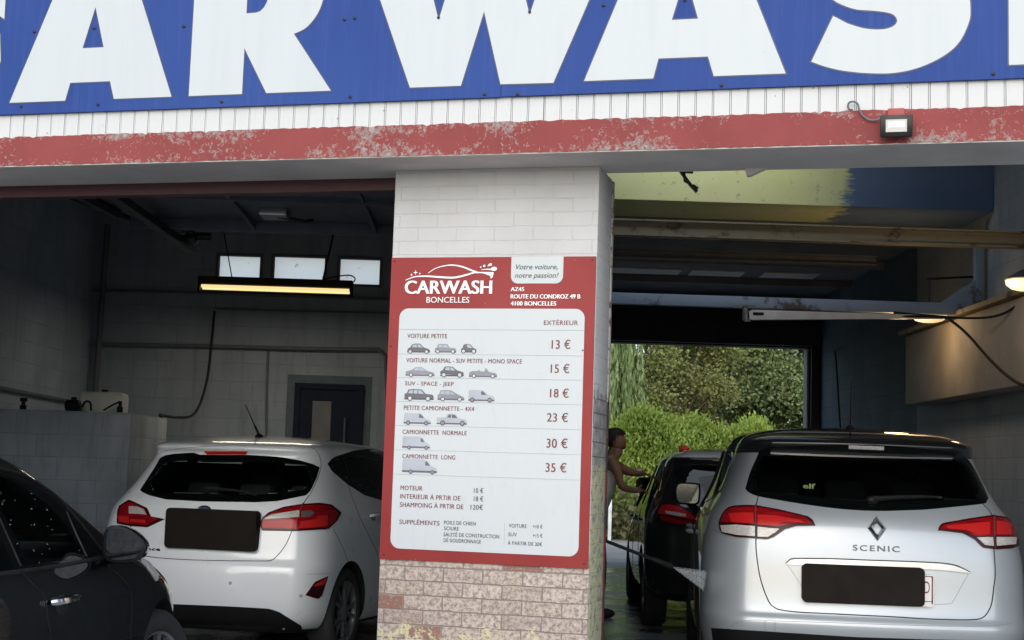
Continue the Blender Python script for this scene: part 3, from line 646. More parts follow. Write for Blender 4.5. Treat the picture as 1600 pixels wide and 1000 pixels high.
round_lamp(1606, 441, 'nearer round lamp glowing warm at the right edge, hanging from a bracket')
t = thing('door_bracket', 'black angled metal bracket hanging under the beam of the right bay', 'bracket', tuple(MF @ Vector((.79, .34, 2.757))))
q = lambda x, y: Vector(atY(x, y, 6.85)) - Vector(t.location)
m = MB(); m.tube([q(1064, 268), q(1070, 277), q(1078, 288), q(1089, 300)], .009, 6); m.tube([q(1062, 268), q(1083, 269)], .008, 6); m.tube([q(1069, 270), q(1070, 283), q(1076, 286)], .007, 6); m.tube([q(1082, 290), q(1090, 296)], .010, 6); m.build('bracket_arm', 'black_metal', t)

# ------------------------------------------------------------------ the big sign
t = thing('shop_sign', 'long blue shop sign with huge white letters above the red beam', 'sign', M=MF @ Matrix.Translation((0, 0, 3.02)))
FZ = MF
m = MB(); m.box(-4.4, -.0105, -.297, -.279, 3.022, 4.12); m.box(-.0085, 4.4, -.297, -.279, 3.024, 4.12); m.build('panel', 'blue', t, frame=FZ)
def A_(x, s=1.0): return [[(x, 0), (x + .314, 0), (x + .336, .090), (x + .556, .090), (x + .583, 0), (x + .895, 0), (x + .565, .85), (x + .335, .85)], [(x + .392, .264), (x + .509, .264), (x + .450, .472)]]
def arc(cx, cy, rx, ry, a0, a1, n=12): return [(cx + rx * math.cos(R(a0 + (a1 - a0) * i / n)), cy + ry * math.sin(R(a0 + (a1 - a0) * i / n))) for i in range(n + 1)]
zb = 3.081
Rl = [[(-1.576, 0), (-1.296, 0), (-1.296, .226), (-1.170, 0), (-.841, 0), (-1.043, .285)] + [(v_.x, v_.y) for v_ in spline([(-1.043, .285, 0), (-.982, .312, 0), (-.930, .372, 0), (-.902, .445, 0), (-.893, .53, 0)], 24)][1:] + arc(-1.15, .56, .257, .29, 0, 90, 10) + [(-1.576, .85)],
      [(-1.295, .398), (-1.245, .399)] + arc(-1.245, .51, .065, .111, -70, 80, 8) + [(-1.295, .62)]]
Wl = [[(-.448, 0), (-.201, 0), (-.102, .348), (-.012, 0), (.236, -.003), (.545, .75), (.582, .85), (.28, .85), (.115, .32), (-.03, .85), (-.17, .85), (-.321, .316), (-.47, .85), (-.775, .85)]]
Sl = [[(1.473, .247), (1.382, .048), (1.446, .022), (1.53, 0), (1.638, -.014), (1.739, -.015), (1.839, .006), (1.938, .054), (1.999, .112), (2.036, .196), (2.041, .249), (2.037, .30), (2.02, .36), (1.97, .42), (1.88, .46), (1.78, .485), (1.70, .51), (1.685, .545), (1.71, .57), (1.78, .575), (1.86, .555), (1.93, .525), (1.99, .72), (1.90, .80), (1.76, .85), (1.62, .85), (1.50, .80), (1.42, .71), (1.395, .58), (1.40, .46), (1.43, .37), (1.473, .319), (1.521, .29), (1.573, .271), (1.636, .263), (1.693, .253), (1.725, .241), (1.742, .217), (1.732, .194), (1.70, .18), (1.656, .178), (1.599, .187), (1.535, .21)]]
Hl = [[(2.195, 0), (2.475, 0), (2.475, .30), (2.72, .30), (2.72, 0), (3.0, 0), (3.0, .85), (2.72, .85), (2.72, .54), (2.475, .54), (2.475, .85), (2.195, .85)]]
Cl = [[(-2.63, .22), (-2.66, .10)] + arc(-3.02, .425, .45, .44, -38, -322, 30)[0:0] + [(-2.78, .03), (-2.95, -.012), (-3.1, 0), (-3.27, .07), (-3.40, .21), (-3.45, .42), (-3.40, .63), (-3.27, .78), (-3.1, .85), (-2.93, .86), (-2.76, .82), (-2.63, .72), (-2.626, .435), (-2.66, .457), (-2.80, .56), (-2.93, .60), (-3.06, .56), (-3.13, .42), (-3.06, .29), (-2.93, .25), (-2.80, .27), (-2.645, .36)]]
Sl = [[(v_.x, v_.y) for v_ in spline([(*p_, 0) for p_ in Sl[0][1:] + [Sl[0][-1]]], 220)] + [Sl[0][0]]]
letters = [Cl, A_(-2.563), Rl, Wl, A_(.378), Sl, Hl]
TM = Matrix(((1, 0, 0, 0), (0, 0, -1, -.2985), (0, 1, 0, zb), (0, 0, 0, 1)))
m = MB(); mo = MB()
for sp in letters:
    m.add(curve2d(sp), Matrix.Translation((0, -.0016, 0)) @ TM); mo.add(curve2d(sp, offset=.006), TM)
mo.build('letter_outline', 'navy', t, frame=FZ, smooth=0); m.build('lettering', 'letter', t, frame=FZ, smooth=0)
sm = None
for u_, z_ in [(-2.451, 3.444), (-2.114, 3.445), (-1.625, 3.431), (-2.495, 3.061), (-2.066, 3.056), (-1.401, 3.047), (-.743, 3.049), (-.789, 3.425), (-.738, 3.429), (.458, 3.429), (.995, 3.039), (2.132, 3.046), (.826, 3.434), (-.087, 3.037), (.07, 3.032), (-.321, 3.41), (.115, 3.415), (1.35, 3.43), (2.1, 3.42)]:
    F_ = MF @ Matrix.Translation((u_, -.2985, z_)) @ Matrix.Rotation(R(90), 4, 'X')
    if sm is None: sm = MB().lathe([(.0075, 0), (.0075, .004), (.003, .006)], None, 10).build('screw_head', 'black_metal', t, frame=F_).data
    else: link('screw_head', sm, t, F_)

# ------------------------------------------------------------------ the price board
t = thing('price_board', 'red and white price board with small vehicle pictures fixed to the brick pillar', 'sign', M=MF @ Matrix.Translation((-.106, 0, .894)))
MB().box(-.606, .396, -.010, -.001, .893, 2.327, bev=.0012).build('board', 'board_red', t, frame=MF)
def rrect(x0, x1, z0, z1, r, corners=(1, 1, 1, 1)):     # bottom left, bottom right, top right, top left
    o = []
    for (cx, cz, a), on in zip(((x0 + r, z0 + r, 180), (x1 - r, z0 + r, 270), (x1 - r, z1 - r, 0), (x0 + r, z1 - r, 90)), corners):
        o += arc(cx, cz, r, r, a, a + 90, 8) if on else [(cx + r * (1 if a in (270, 0) else -1), cz + r * (1 if a in (0, 90) else -1))]
    return o
def flat(name, mat, shapes, y):
    m = MB()
    for s_ in shapes: m.poly([(a, y, b) for a, b in s_])
    return m.build(name, mat, t, frame=MF, smooth=0)
flat('white_field', 'board_white', [rrect(-.554, .350, .945, 2.081, .045), rrect(-.009, .242, 2.200, 2.3265, .035, (1, 1, 0, 0))], -.0115)
txt = [('EXTÉRIEUR', .157, 2.005, .32, .021, 'm'), ('VOITURE PETITE', -.51, 1.939, -.311, .02, 'm'), ('13 €', .197, 1.894, .287, .04, 'm'), ('VOITURE NORMAL - SUV PETITE - MONO SPACE', -.511, 1.823, .058, .02, 'm'), ('15 €', .196, 1.782, .285, .039, 'm'),
       ('SUV - SPACE - JEEP', -.512, 1.713, -.27, .019, 'm'), ('18 €', .196, 1.668, .285, .039, 'm'), ('PETITE CAMIONNETTE - 4X4', -.513, 1.597, -.166, .02, 'm'), ('23 €', .185, 1.556, .285, .039, 'm'), ('CAMIONNETTE  NORMALE', -.515, 1.483, -.198, .02, 'm'),
       ('30 €', .186, 1.436, .286, .041, 'm'), ('CAMIONNETTE  LONG', -.511, 1.368, -.25, .02, 'm'), ('35 €', .185, 1.325, .284, .04, 'm'), ('MOTEUR', -.514, 1.219, -.405, .0205, 'm'), ('INTERIEUR À PRTIR DE', -.514, 1.179, -.218, .021, 'm'),
       ('SHAMPOING À PRTIR DE', -.514, 1.14, -.202, .021, 'm'), ('10 €', -.154, 1.217, -.108, .022, 'd'), ('18 €', -.153, 1.179, -.107, .022, 'd'), ('120€', -.167, 1.14, -.107, .022, 'd'), ('SUPPLÉMENTS', -.513, 1.06, -.315, .02, 'm'),
       ('POILS DE CHIEN', -.293, 1.067, -.14, .0168, 'd'), ('SCIURE', -.292, 1.04, -.22, .0168, 'd'), ('SALETÉ DE CONSTRUCTION', -.293, 1.012, -.025, .0168, 'd'), ('DÉ GOUDRONNAGE', -.292, .985, -.111, .0168, 'd'), ('VOITURE', .019, 1.065, .104, .0165, 'd'), ('+10 €', .134, 1.065, .179, .0165, 'd'),
       ('SUV', .018, 1.025, .059, .0165, 'd'), ('+15 €', .135, 1.024, .18, .0165, 'd'), ('À PARTIR DE 20€', .017, .986, .18, .016, 'd'), ('CARWASH', -.533, 2.152, -.098, .062, 'wb'), ('BONCELLES', -.421, 2.109, -.208, .027, 'w'),
       ('AZ45', -.008, 2.164, .058, .0185, 'wb'), ('ROUTE DU CONDROZ 49 B', -.007, 2.129, .328, .0195, 'wb'), ('4100 BONCELLES', -.006, 2.096, .214, .0195, 'wb'), ('Votre voiture,', .014, 2.267, .215, .024, 'i'), ('notre passion!', .010, 2.227, .221, .024, 'i')]
TK = {'m': ('heading_text', 'maroon'), 'd': ('small_text', 'ink'), 'w': ('address_text', 'white_ink'), 'i': ('slogan_text', 'ink')}
for s_, u0, z0, u1, h, k in txt:
    m = MB(); bd = {'m': .030, 'd': .022, 'w': .010, 'wb': .070, 'i': .012}[k] * h / .7
    for q_ in (-1, 0, 1): put_text(m, s_, u0 + bd / 2 + q_ * bd / 2, z0, u1 - bd / 2 + q_ * bd / 2, h, -.0128 - .0002 * (q_ + 1), bold=0, shear=.28 if k == 'i' else 0, space=1.06 if k in 'md' else 1.0)
    m.build(*TK[k[0]], t, frame=MF, smooth=0, fix=False)
m = MB()
for z_ in (1.9805, 1.8625, 1.750, 1.6365, 1.5225, 1.4075, 1.292): m.box(-.552, .347, -.0127, -.0116, z_ - .0009, z_ + .0009)
m.box(-.0012, -.0003, -.0127, -.0116, .98, 1.087); m.build('ruled_lines', 'grey_line', t, frame=MF, smooth=0)
# swoosh of a car over the board's title
def stroke(m, pts, w, y):
    P_ = spline([(a, b, 0) for a, b in pts], 40); W_ = w if callable(w) else (lambda q: w); up_, lo_ = [], []
    for i, p_ in enumerate(P_):
        d = (P_[min(i + 1, 39)] - P_[max(i - 1, 0)]).normalized(); n_ = Vector((-d.y, d.x, 0)); ww = W_(i / 39) / 2; up_.append(p_ + n_ * ww); lo_.append(p_ - n_ * ww)
    for i in range(39): m.poly([(v.x, y, v.y) for v in (lo_[i], lo_[i + 1], up_[i + 1], up_[i])])
m = MB(); bell = lambda q: .0025 + .0065 * math.sin(math.pi * min(1, q * 1.02)) ** .8
stroke(m, [(-.417, 2.251), (-.387, 2.271), (-.346, 2.284), (-.297, 2.289), (-.247, 2.28), (-.205, 2.264), (-.172, 2.252)], lambda q: .003 + .006 * q, -.0128)
stroke(m, [(-.53, 2.217), (-.486, 2.233), (-.428, 2.236), (-.353, 2.231), (-.287, 2.229), (-.229, 2.241), (-.185, 2.253), (-.14, 2.251), (-.095, 2.251)], bell, -.0131)
m.poly([(a, -.0134, b) for a, b in ((-.17, 2.256), (-.11, 2.237), (-.106, 2.222), (-.097, 2.230), (-.093, 2.254))])
stroke(m, [(-.155, 2.266), (-.124, 2.268), (-.098, 2.266)], lambda q: .002 + .006 * q, -.0128); m.poly([(a, -.0137, b) for a, b in arc(-.092, 2.270, .015, .010, 0, 330, 14)])
m.poly([(a, -.0128, b) for a, b in [(-.126, 2.282), (-.117, 2.294), (-.108, 2.298), (-.102, 2.292), (-.106, 2.285)]])
for c_ in ((-.141, 2.284, .006), (-.158, 2.278, .004)): m.poly([(a, -.0128, b) for a, b in arc(c_[0], c_[1], c_[2], c_[2], 0, 330, 10)])
for cx, cz, r_s in ((-.481, 2.254, .013), (-.501, 2.243, .008), (-.460, 2.249, .007)):
    m.poly([(cx + (r_s if k % 2 == 0 else r_s * .28) * math.cos(k * math.pi / 4), -.0128, cz + (r_s if k % 2 == 0 else r_s * .28) * math.sin(k * math.pi / 4)) for k in range(8)])
m.build('car_emblem', 'white_ink', t, frame=MF, smooth=0, fix=False)
# vehicle pictures in side view: outline, windows, wheel centres and radius in a unit box
VP = {
 'hatch': ([(0, .25), (.02, .5), (.12, .62), (.2, .9), (.35, 1), (.55, .98), (.72, .62), (.93, .48), (1, .35), (1, .15), (.0, .15)], [[(.2, .63), (.25, .85), (.4, .92), (.42, .62)], [(.45, .62), (.44, .92), (.54, .9), (.68, .6)]], (.13, .85, .2), 'd'),
 'mini': ([(0, .2), (.01, .55), (.1, .62), (.13, .95), (.3, 1), (.58, .98), (.68, .62), (.93, .56), (1, .4), (1, .18)], [[(.16, .63), (.18, .9), (.36, .92), (.36, .63)], [(.39, .63), (.39, .92), (.55, .9), (.62, .62)]], (.14, .85, .22), 'm'),
 'tiny': ([(0, .2), (.0, .5), (.1, .6), (.15, .92), (.35, 1), (.6, .95), (.8, .6), (1, .45), (1, .18)], [[(.42, .6), (.35, .92), (.55, .9), (.74, .58)]], (.16, .83, .24), 'd'),
 'sedan': ([(0, .2), (.0, .5), (.05, .62), (.2, .7), (.32, .97), (.55, 1), (.72, .66), (.94, .5), (1, .35), (1, .15)], [[(.26, .68), (.34, .9), (.46, .92), (.46, .66)], [(.48, .66), (.48, .92), (.56, .9), (.67, .64)]], (.19, .86, .22), 'm'),
 'cross': ([(0, .3), (.0, .55), (.1, .66), (.18, .95), (.3, 1), (.52, .97), (.7, .66), (.95, .52), (1, .4), (1, .22)], [[(.2, .66), (.24, .9), (.4, .92), (.4, .64)], [(.43, .64), (.43, .92), (.52, .88), (.64, .62)]], (.16, .83, .23), 'd'),
 'cabrio': ([(0, .2), (.0, .55), (.1, .7), (.3, .72), (.34, .85), (.4, .7), (.55, .68), (.57, 1), (.6, 1), (.72, .64), (.95, .52), (1, .38), (1, .15)], [], (.18, .85, .22), 'm'),
 'suv': ([(0, .25), (.0, .6), (.08, .66), (.12, .95), (.3, 1), (.58, .98), (.72, .62), (.95, .55), (1, .42), (1, .2)], [[(.13, .64), (.16, .88), (.28, .9), (.28, .63)], [(.31, .63), (.31, .92), (.44, .92), (.44, .62)], [(.47, .62), (.47, .91), (.56, .89), (.66, .61)]], (.19, .81, .22), 'd'),
 'mpv': ([(0, .2), (.0, .55), (.06, .65), (.1, .95), (.3, 1), (.5, .97), (.78, .6), (.96, .42), (1, .3), (1, .15)], [[(.1, .64), (.13, .88), (.26, .9), (.26, .63)], [(.29, .63), (.29, .91), (.45, .9), (.45, .61)], [(.48, .61), (.48, .88), (.7, .6)]], (.2, .83, .2), 'm'),
 'small_van': ([(0, .2), (.0, .95), (.04, 1), (.55, 1), (.74, .64), (.95, .5), (1, .4), (1, .15)], [[(.48, .62), (.48, .9), (.56, .9), (.7, .6)]], (.15, .82, .2), 'l'),
 'van': ([(0, .2), (.02, .95), (.06, 1), (.6, 1), (.78, .6), (.96, .45), (1, .3), (1, .15)], [[(.56, .62), (.56, .92), (.62, .92), (.76, .6)]], (.17, .83, .19), 'l'),
 'pickup': ([(0, .3), (.0, .66), (.3, .7), (.35, .97), (.5, 1), (.62, .94), (.72, .64), (.95, .55), (1, .42), (1, .22)], [[(.36, .68), (.39, .92), (.47, .92), (.47, .66)], [(.5, .66), (.5, .93), (.6, .9), (.68, .64)]], (.2, .85, .22), 'l'),
 'tall_van': ([(0, .12), (.01, .95), (.05, 1), (.62, 1), (.72, .9), (.82, .6), (.97, .42), (1, .3), (1, .1)], [[(.66, .6), (.66, .86), (.71, .85), (.8, .58)]], (.25, .87, .15), 'l'),
}
items = [('hatch', -.507, 1.864, .113, .049), ('mini', -.37, 1.866, .106, .046), ('tiny', -.24, 1.867, .075, .046), ('sedan', -.511, 1.753, .144, .047), ('cross', -.339, 1.753, .116, .053), ('cabrio', -.197, 1.752, .136, .047), ('suv', -.512, 1.639, .145, .057), ('mpv', -.348, 1.640, .132, .054),
         ('small_van', -.196, 1.638, .127, .058), ('van', -.512, 1.525, .136, .057), ('pickup', -.348, 1.526, .149, .057), ('tall_van', -.514, 1.410, .138, .062), ('tall_van', -.51, 1.295, .173, .070)]
PM = ['pic_dark', 'pic_mid', 'pic_light', 'board_white', 'ink']
for kind, x0, z0, w, h in items:
    out, wn, (wa, wb_, wr), tone = VP[kind]; rr = wr * h; m = MB()
    f = lambda p_, y: (x0 + p_[0] * w, y, z0 + p_[1] * h)
    def pp(mi, pts, y): m.mi = mi; m.poly([f(p_, y) for p_ in pts])
    pp('dml'.index(tone), out, -.0127)
    for q in wn: pp(2 if tone != 'l' else 0, q, -.0131)
    pp(0 if tone != 'd' else 4, ((0, .12), (1, .12), (1, .24), (0, .24)), -.0129)
    for c_ in (wa, wb_):
        cx, cz = c_, rr / h
        pp(4, arc(cx, cz, rr / w, rr / h, 0, 337, 15), -.0135); pp(3 if tone != 'l' else 1, arc(cx, cz, rr / w * .66, rr / h * .66, 0, 337, 15), -.0139)
    m.build('vehicle_picture', PM, t, frame=MF, smooth=0, fix=False)
sm = None
for u_, z_ in ((-.592, 1.90), (.345, 1.888), (-.585, .915), (.378, .915), (-.59, 2.31), (.38, 2.31)):
    F_ = MF @ Matrix.Translation((u_, -.0105, z_)) @ Matrix.Rotation(R(90), 4, 'X')
    if sm is None: sm = MB().lathe([(.004, 0), (.004, .002), (.002, .003)], None, 8).build('screw_head', 'black_metal', t, frame=F_).data
    else: link('screw_head', sm, t, F_)

# ------------------------------------------------------------------ floodlight and its cable
FL = MF @ Matrix.Translation((1.739, -.30, 2.827))
t = thing('floodlight', 'small black floodlight with a red painted bracket on the peeling red beam', 'floodlight', M=FL)
T_ = Matrix.Rotation(R(8), 4, 'X')
m = MB(); m.box(-.066, .066, -.075, -.035, -.046, .046, T_, bev=.005); m.box(-.055, .055, -.036, -.015, -.036, .036, T_, bev=.004); m.build('housing', 'black_metal', t)
m = MB(); m.box(-.043, .043, -.0775, -.0752, -.026, .026, T_); m.build('lens', 'lens', t)
m = MB(); m.poly([T_ @ Vector(p_) for p_ in ((-.034, -.0782, -.008), (.034, -.0782, -.008), (.034, -.0782, .018), (-.034, -.0782, .018))]); m.build('reflector', 'reflector', t)
m = MB(); m.box(-.036, .036, -.012, .03, .02, .082, bev=.006); m.build('bracket', 'red_plain', t)
m = MB(); m.tube(spline([tuple(MF @ Vector(p_)) for p_ in ((1.556, -.279, 2.915), (1.545, -.295, 2.912), (1.538, -.30, 2.925), (1.545, -.303, 2.942), (1.565, -.303, 2.944), (1.580, -.305, 2.932), (1.585, -.308, 2.91), (1.60, -.309, 2.882), (1.625, -.31, 2.862), (1.65, -.312, 2.858), (1.674, -.318, 2.862))], 60), .0042, 8)
o = m.build('cable', 'dark_pipe'); tag(o, 'thin curling cable on the red beam leading to the small floodlight', 'cable')
# ------------------------------------------------------------------ cars
# a body is a stack of plan outlines: z, rear y, front y, half widths (rear, middle, front), rear bow, rear corner (x, y), front bow, front corner (x, y)
def ring(rw):
    z, yr, yf, wr, wmid, wf, bo, rx, ry, bf, fx, fy = rw; pts = []
    xc = wr - rx
    for i in range(8): x = xc * i / 8; pts.append((x, yr + bo * (x / wr) ** 2))
    y0 = yr + bo * (xc / wr) ** 2
    for i in range(8): a = math.pi / 2 * i / 7; pts.append((xc + rx * math.sin(a) ** .9, y0 + ry * (1 - math.cos(a) ** .9)))
    xf = wf - fx; y1 = yf - bf * (xf / wf) ** 2; ya, yb = y0 + ry, y1 - fy; ym = (ya + yb) / 2
    for i in range(1, 16):
        t = i / 16; y = ya + (yb - ya) * t; pts.append((wr * (1 - t) * (1 - 2 * t) + 4 * wmid * t * (1 - t) + wf * t * (2 * t - 1) if True else 0, y))
    for i in range(8): a = math.pi / 2 * i / 7; pts.append((xf + fx * math.cos(a) ** .9, y1 - fy * (1 - math.sin(a) ** .9)))
    for i in range(1, 9): x = xf * (1 - i / 8); pts.append((x, yf - bf * (x / wf) ** 2))
    full = [Vector((x, y, z)) for x, y in pts] + [Vector((-x, y, z)) for x, y in pts[-2:0:-1]]
    return full
class Car:
    def __init__(s, name, label, paint, rings, pos, heading, crown=.05, wheels=(), arch=.34, roof_z=None, roof_mat=None, group=None):
        s.t = thing(name, label, 'car', (pos[0], pos[1], 0), -heading, group); s.M = wm(s.t); s.Mi = s.M.inverted()
        mb = MB(); prev = None; first = None
        rs = [ring(r_) for r_ in rings]
        lo = rs[0]; c0 = sum(lo, Vector()) / len(lo); rs.insert(0, [c0.lerp(p, .5) for p in lo])
        top = rs[-1]; c1 = Vector((0, (min(p.y for p in top) + max(p.y for p in top)) / 2, top[0].z))
        for sc in (.86, .62, .3): rs.append([Vector((p.x * sc, c1.y + (p.y - c1.y) * sc, p.z + crown * (1 - sc * sc))) for p in top])
        vr = [[mb.V(p) for p in r_] for r_ in rs]; n = len(vr[0])
        for A, Bv in zip(vr, vr[1:]):
            for k in range(n): mb.F([A[k], A[(k + 1) % n], Bv[(k + 1) % n], Bv[k]])
        # close floor and roof with strips so that subdivision stays clean
        h = n // 2
        for V_, fl in ((vr[0], 1), (vr[-1], 0)):
            for k in range(h):
                a, b, c_, d = V_[k], V_[k + 1], V_[(n - k - 1) % n], V_[(n - k) % n]
                q = [v for i_, v in enumerate((a, b, c_, d)) if v not in (a, b, c_, d)[:i_]]
                if len(q) > 2: mb.F(q[::-1] if fl else q)
        bmesh.ops.recalc_face_normals(mb.bm, faces=mb.bm.faces)
        me = bpy.data.meshes.new('shell'); mb.bm.to_mesh(me); mb.bm.free()
        o = bpy.data.objects.new('shell', me); COL.objects.link(o)
        md = o.modifiers.new('s', 'SUBSURF'); md.levels = md.render_levels = 2
        dg = bpy.context.evaluated_depsgraph_get(); dg.update()
        base = bpy.data.meshes.new_from_object(o.evaluated_get(dg))
        s.bvh = BVHTree.FromPolygons([v.co for v in base.vertices], [p.vertices[:] for p in base.polygons])
        cut = None
        if wheels:
            cb = MB()
            for (x, y, r_, w, st) in wheels:
                sx = 1 if x > 0 else -1
                cb.lathe([(arch, -.24), (arch, .4)], Matrix.Translation((x, y, r_ + .01)) @ Matrix.Rotation(R(90) * sx, 4, 'Y'), 48)
            bmesh.ops.recalc_face_normals(cb.bm, faces=cb.bm.faces)
            cm = bpy.data.meshes.new('cut'); cb.bm.to_mesh(cm); cb.bm.free(); cut = bpy.data.objects.new('cut', cm); COL.objects.link(cut)
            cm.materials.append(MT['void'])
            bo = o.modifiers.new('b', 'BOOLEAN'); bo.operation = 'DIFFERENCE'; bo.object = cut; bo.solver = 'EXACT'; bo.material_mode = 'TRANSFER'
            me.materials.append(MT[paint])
        dg.update(); res = bpy.data.meshes.new_from_object(o.evaluated_get(dg)); bpy.data.objects.remove(o)
        if cut: bpy.data.objects.remove(cut)
        bm = bmesh.new(); bm.from_mesh(res)
        if not wheels: res.materials.append(MT[paint])
        res.materials.clear()
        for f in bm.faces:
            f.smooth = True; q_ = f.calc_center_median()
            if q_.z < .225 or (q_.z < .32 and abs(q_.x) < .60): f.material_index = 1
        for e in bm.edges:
            if len(e.link_faces) != 2 or e.calc_face_angle(0) > R(38): e.smooth = False
        if roof_z is not None:
            rb = bm.copy(); bmesh.ops.delete(rb, geom=[f for f in rb.faces if not roof_z(f.calc_center_median())], context='FACES')
            bmesh.ops.delete(bm, geom=[f for f in bm.faces if roof_z(f.calc_center_median())], context='FACES')
            rm = bpy.data.meshes.new('roof'); rb.to_mesh(rm); rb.free(); rm.materials.append(MT[roof_mat]); link('roof', rm, s.t)
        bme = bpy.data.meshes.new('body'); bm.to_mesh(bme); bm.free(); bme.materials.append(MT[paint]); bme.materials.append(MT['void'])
        s.body = link('body', bme, s.t)
        for (x, y, r_, w, st) in wheels: s.wheel(x, y, r_, w, st)
    def ray(s, x, y, off=0.0):                      # a point of the photograph laid on the body
        o, d = px(x, y); o = s.Mi @ o; d = (s.Mi.to_3x3() @ d).normalized()
        h = s.bvh.ray_cast(o, d)
        if h[0] is None:
            best = None
            for k in range(60):
                q = o + d * (o.length * (.7 + .8 * k / 60)); r_ = s.bvh.find_nearest(q)
                if best is None or r_[3] < best[3]: best = r_
            h = best
        n = h[1]
        if n.dot(d) > 0 and False: n = -n
        return h[0], n
    def cast(s, p, d):
        h = s.bvh.ray_cast(Vector(p), Vector(d))
        if h[0] is None: h = s.bvh.find_nearest(Vector(p) + Vector(d) * 3)
        return h[0], h[1]
    def mapper(s, mode):
        if mode == 'px': return lambda a, b: s.ray(a, b)
        if mode == 'rear': return lambda a, b: s.cast((a, -3, b), (0, 1, 0))
        if mode == 'front': return lambda a, b: s.cast((a, 9, b), (0, -1, 0))
        if mode == 'left': return lambda a, b: s.cast((-3, a, b), (1, 0, 0))
        if mode == 'right': return lambda a, b: s.cast((3, a, b), (-1, 0, 0))
        if mode == 'top': return lambda a, b: s.cast((a, b, 4), (0, 0, -1))
    def cut(s):                                     # take the shell away behind the clear part of every window
        inv = camo.matrix_world.inverted()
        def inside(p, poly):
            r_ = False; j = len(poly) - 1
            for i in range(len(poly)):
                a, b = poly[i], poly[j]
                if (a[1] > p[1]) != (b[1] > p[1]) and p[0] < (b[0] - a[0]) * (p[1] - a[1]) / (b[1] - a[1]) + a[0]: r_ = not r_
                j = i
            return r_
        for ob in [s.body] + [o for o in s.t.children if o.name.startswith('roof')]:
            bm = bmesh.new(); bm.from_mesh(ob.data); dead = []; eye = s.Mi @ camo.matrix_world.translation
            for f in bm.faces:
                c_ = f.calc_center_median(); n_ = f.normal
                for mode, poly in s.holes:
                    if mode == 'px':
                        if n_.dot(eye - c_) <= 0: continue
                        q = inv @ (s.M @ c_); p = (800 + FPX * q.x / -q.z, 500 - FPX * q.y / -q.z)
                    elif mode in ('left', 'right'):
                        if n_.x * (-1 if mode == 'left' else 1) < .2: continue
                        p = (c_.y, c_.z)
                    else:
                        if n_.y * (-1 if mode == 'rear' else 1) < .2: continue
                        p = (c_.x, c_.z)
                    if inside(p, poly): dead.append(f); break
            bmesh.ops.delete(bm, geom=dead, context='FACES'); bm.to_mesh(ob.data); bm.free()
    holes = None
    def seats(s, rows, w=.5):
        m = MB()
        for y, z0, hz, xs in rows:
            for x in xs:
                T_ = Matrix.Translation((x, y, z0)) @ Matrix.Rotation(R(-14), 4, 'X')
                m.box(-w / 2, w / 2, -.07, .07, -.5, .0, T_, bev=.05); m.box(-.13, .13, -.05, .05, .045, hz, T_, bev=.04); m.tube([T_ @ Vector((-.05, 0, -.02)), T_ @ Vector((-.05, 0, .08))], .008, 6); m.tube([T_ @ Vector((.05, 0, -.02)), T_ @ Vector((.05, 0, .08))], .008, 6)
        return s.part(m, 'seats', 'trim')
    def patch(s, name, mat, up, lo, mode='px', nu=36, nv=10, off=.003, skirt=.012, parent=None, smooth=True, label=None, clear=None, border=(3, 2)):
        f = s.mapper(mode); U_ = spline([(*p, 0) for p in up], nu) if smooth else resample([Vector((*p, 0)) for p in up], nu); L_ = spline([(*p, 0) for p in lo], nu) if smooth else resample([Vector((*p, 0)) for p in lo], nu)
        mb = MB(); G = []; Bk = []
        for i in range(nu):
            col = []; bk = []
            for j in range(nv):
                p = U_[i].lerp(L_[i], j / (nv - 1)); h, n = f(p.x, p.y); col.append(mb.V(h + n * off)); bk.append(h - n * skirt)
            G.append(col); Bk.append(bk)
        for i in range(nu - 1):
            for j in range(nv - 1):
                mb.mi = 1 if clear and border[0] <= i < nu - 1 - border[0] and border[1] <= j < nv - 1 - border[1] else 0
                mb.F([G[i][j], G[i][j + 1], G[i + 1][j + 1], G[i + 1][j]])
        mb.mi = 0
        if clear:
            bi, bj = border; q = lambda i, j: tuple(U_[i].lerp(L_[i], j / (nv - 1)))[:2]
            if s.holes is None: s.holes = []
            s.holes.append((mode, [q(i, bj) for i in range(bi, nu - bi)] + [q(nu - 1 - bi, j) for j in range(bj, nv - bj)] + [q(i, nv - 1 - bj) for i in range(nu - 1 - bi, bi - 1, -1)] + [q(bi, j) for j in range(nv - 1 - bj, bj - 1, -1)]))
            mat = [mat, clear]
        loop = [(i, 0) for i in range(nu)] + [(nu - 1, j) for j in range(1, nv)] + [(i, nv - 1) for i in range(nu - 2, -1, -1)] + [(0, j) for j in range(nv - 2, 0, -1)]
        rim = [mb.V(Bk[i][j]) for i, j in loop]
        for k in range(len(loop)):
            a, b = loop[k], loop[(k + 1) % len(loop)]; mb.F([G[a[0]][a[1]], G[b[0]][b[1]], rim[(k + 1) % len(loop)], rim[k]])
        bmesh.ops.remove_doubles(mb.bm, verts=mb.bm.verts, dist=.0004)
        bmesh.ops.recalc_face_normals(mb.bm, faces=mb.bm.faces); mb.bm.normal_update(); gc = sum((v.co for v in mb.bm.verts), Vector()) / len(mb.bm.verts)
        hn = f(*U_[nu // 2].lerp(L_[nu // 2], .5)[:2])[1]
        if sum(fc.normal.dot(hn) * fc.calc_area() for fc in mb.bm.faces) < 0: bmesh.ops.reverse_faces(mb.bm, faces=mb.bm.faces)
        o = mb.build(name, mat, parent or s.t, frame=s.M, smooth=50, fix=False)
        if label: o['label'] = label
        return o
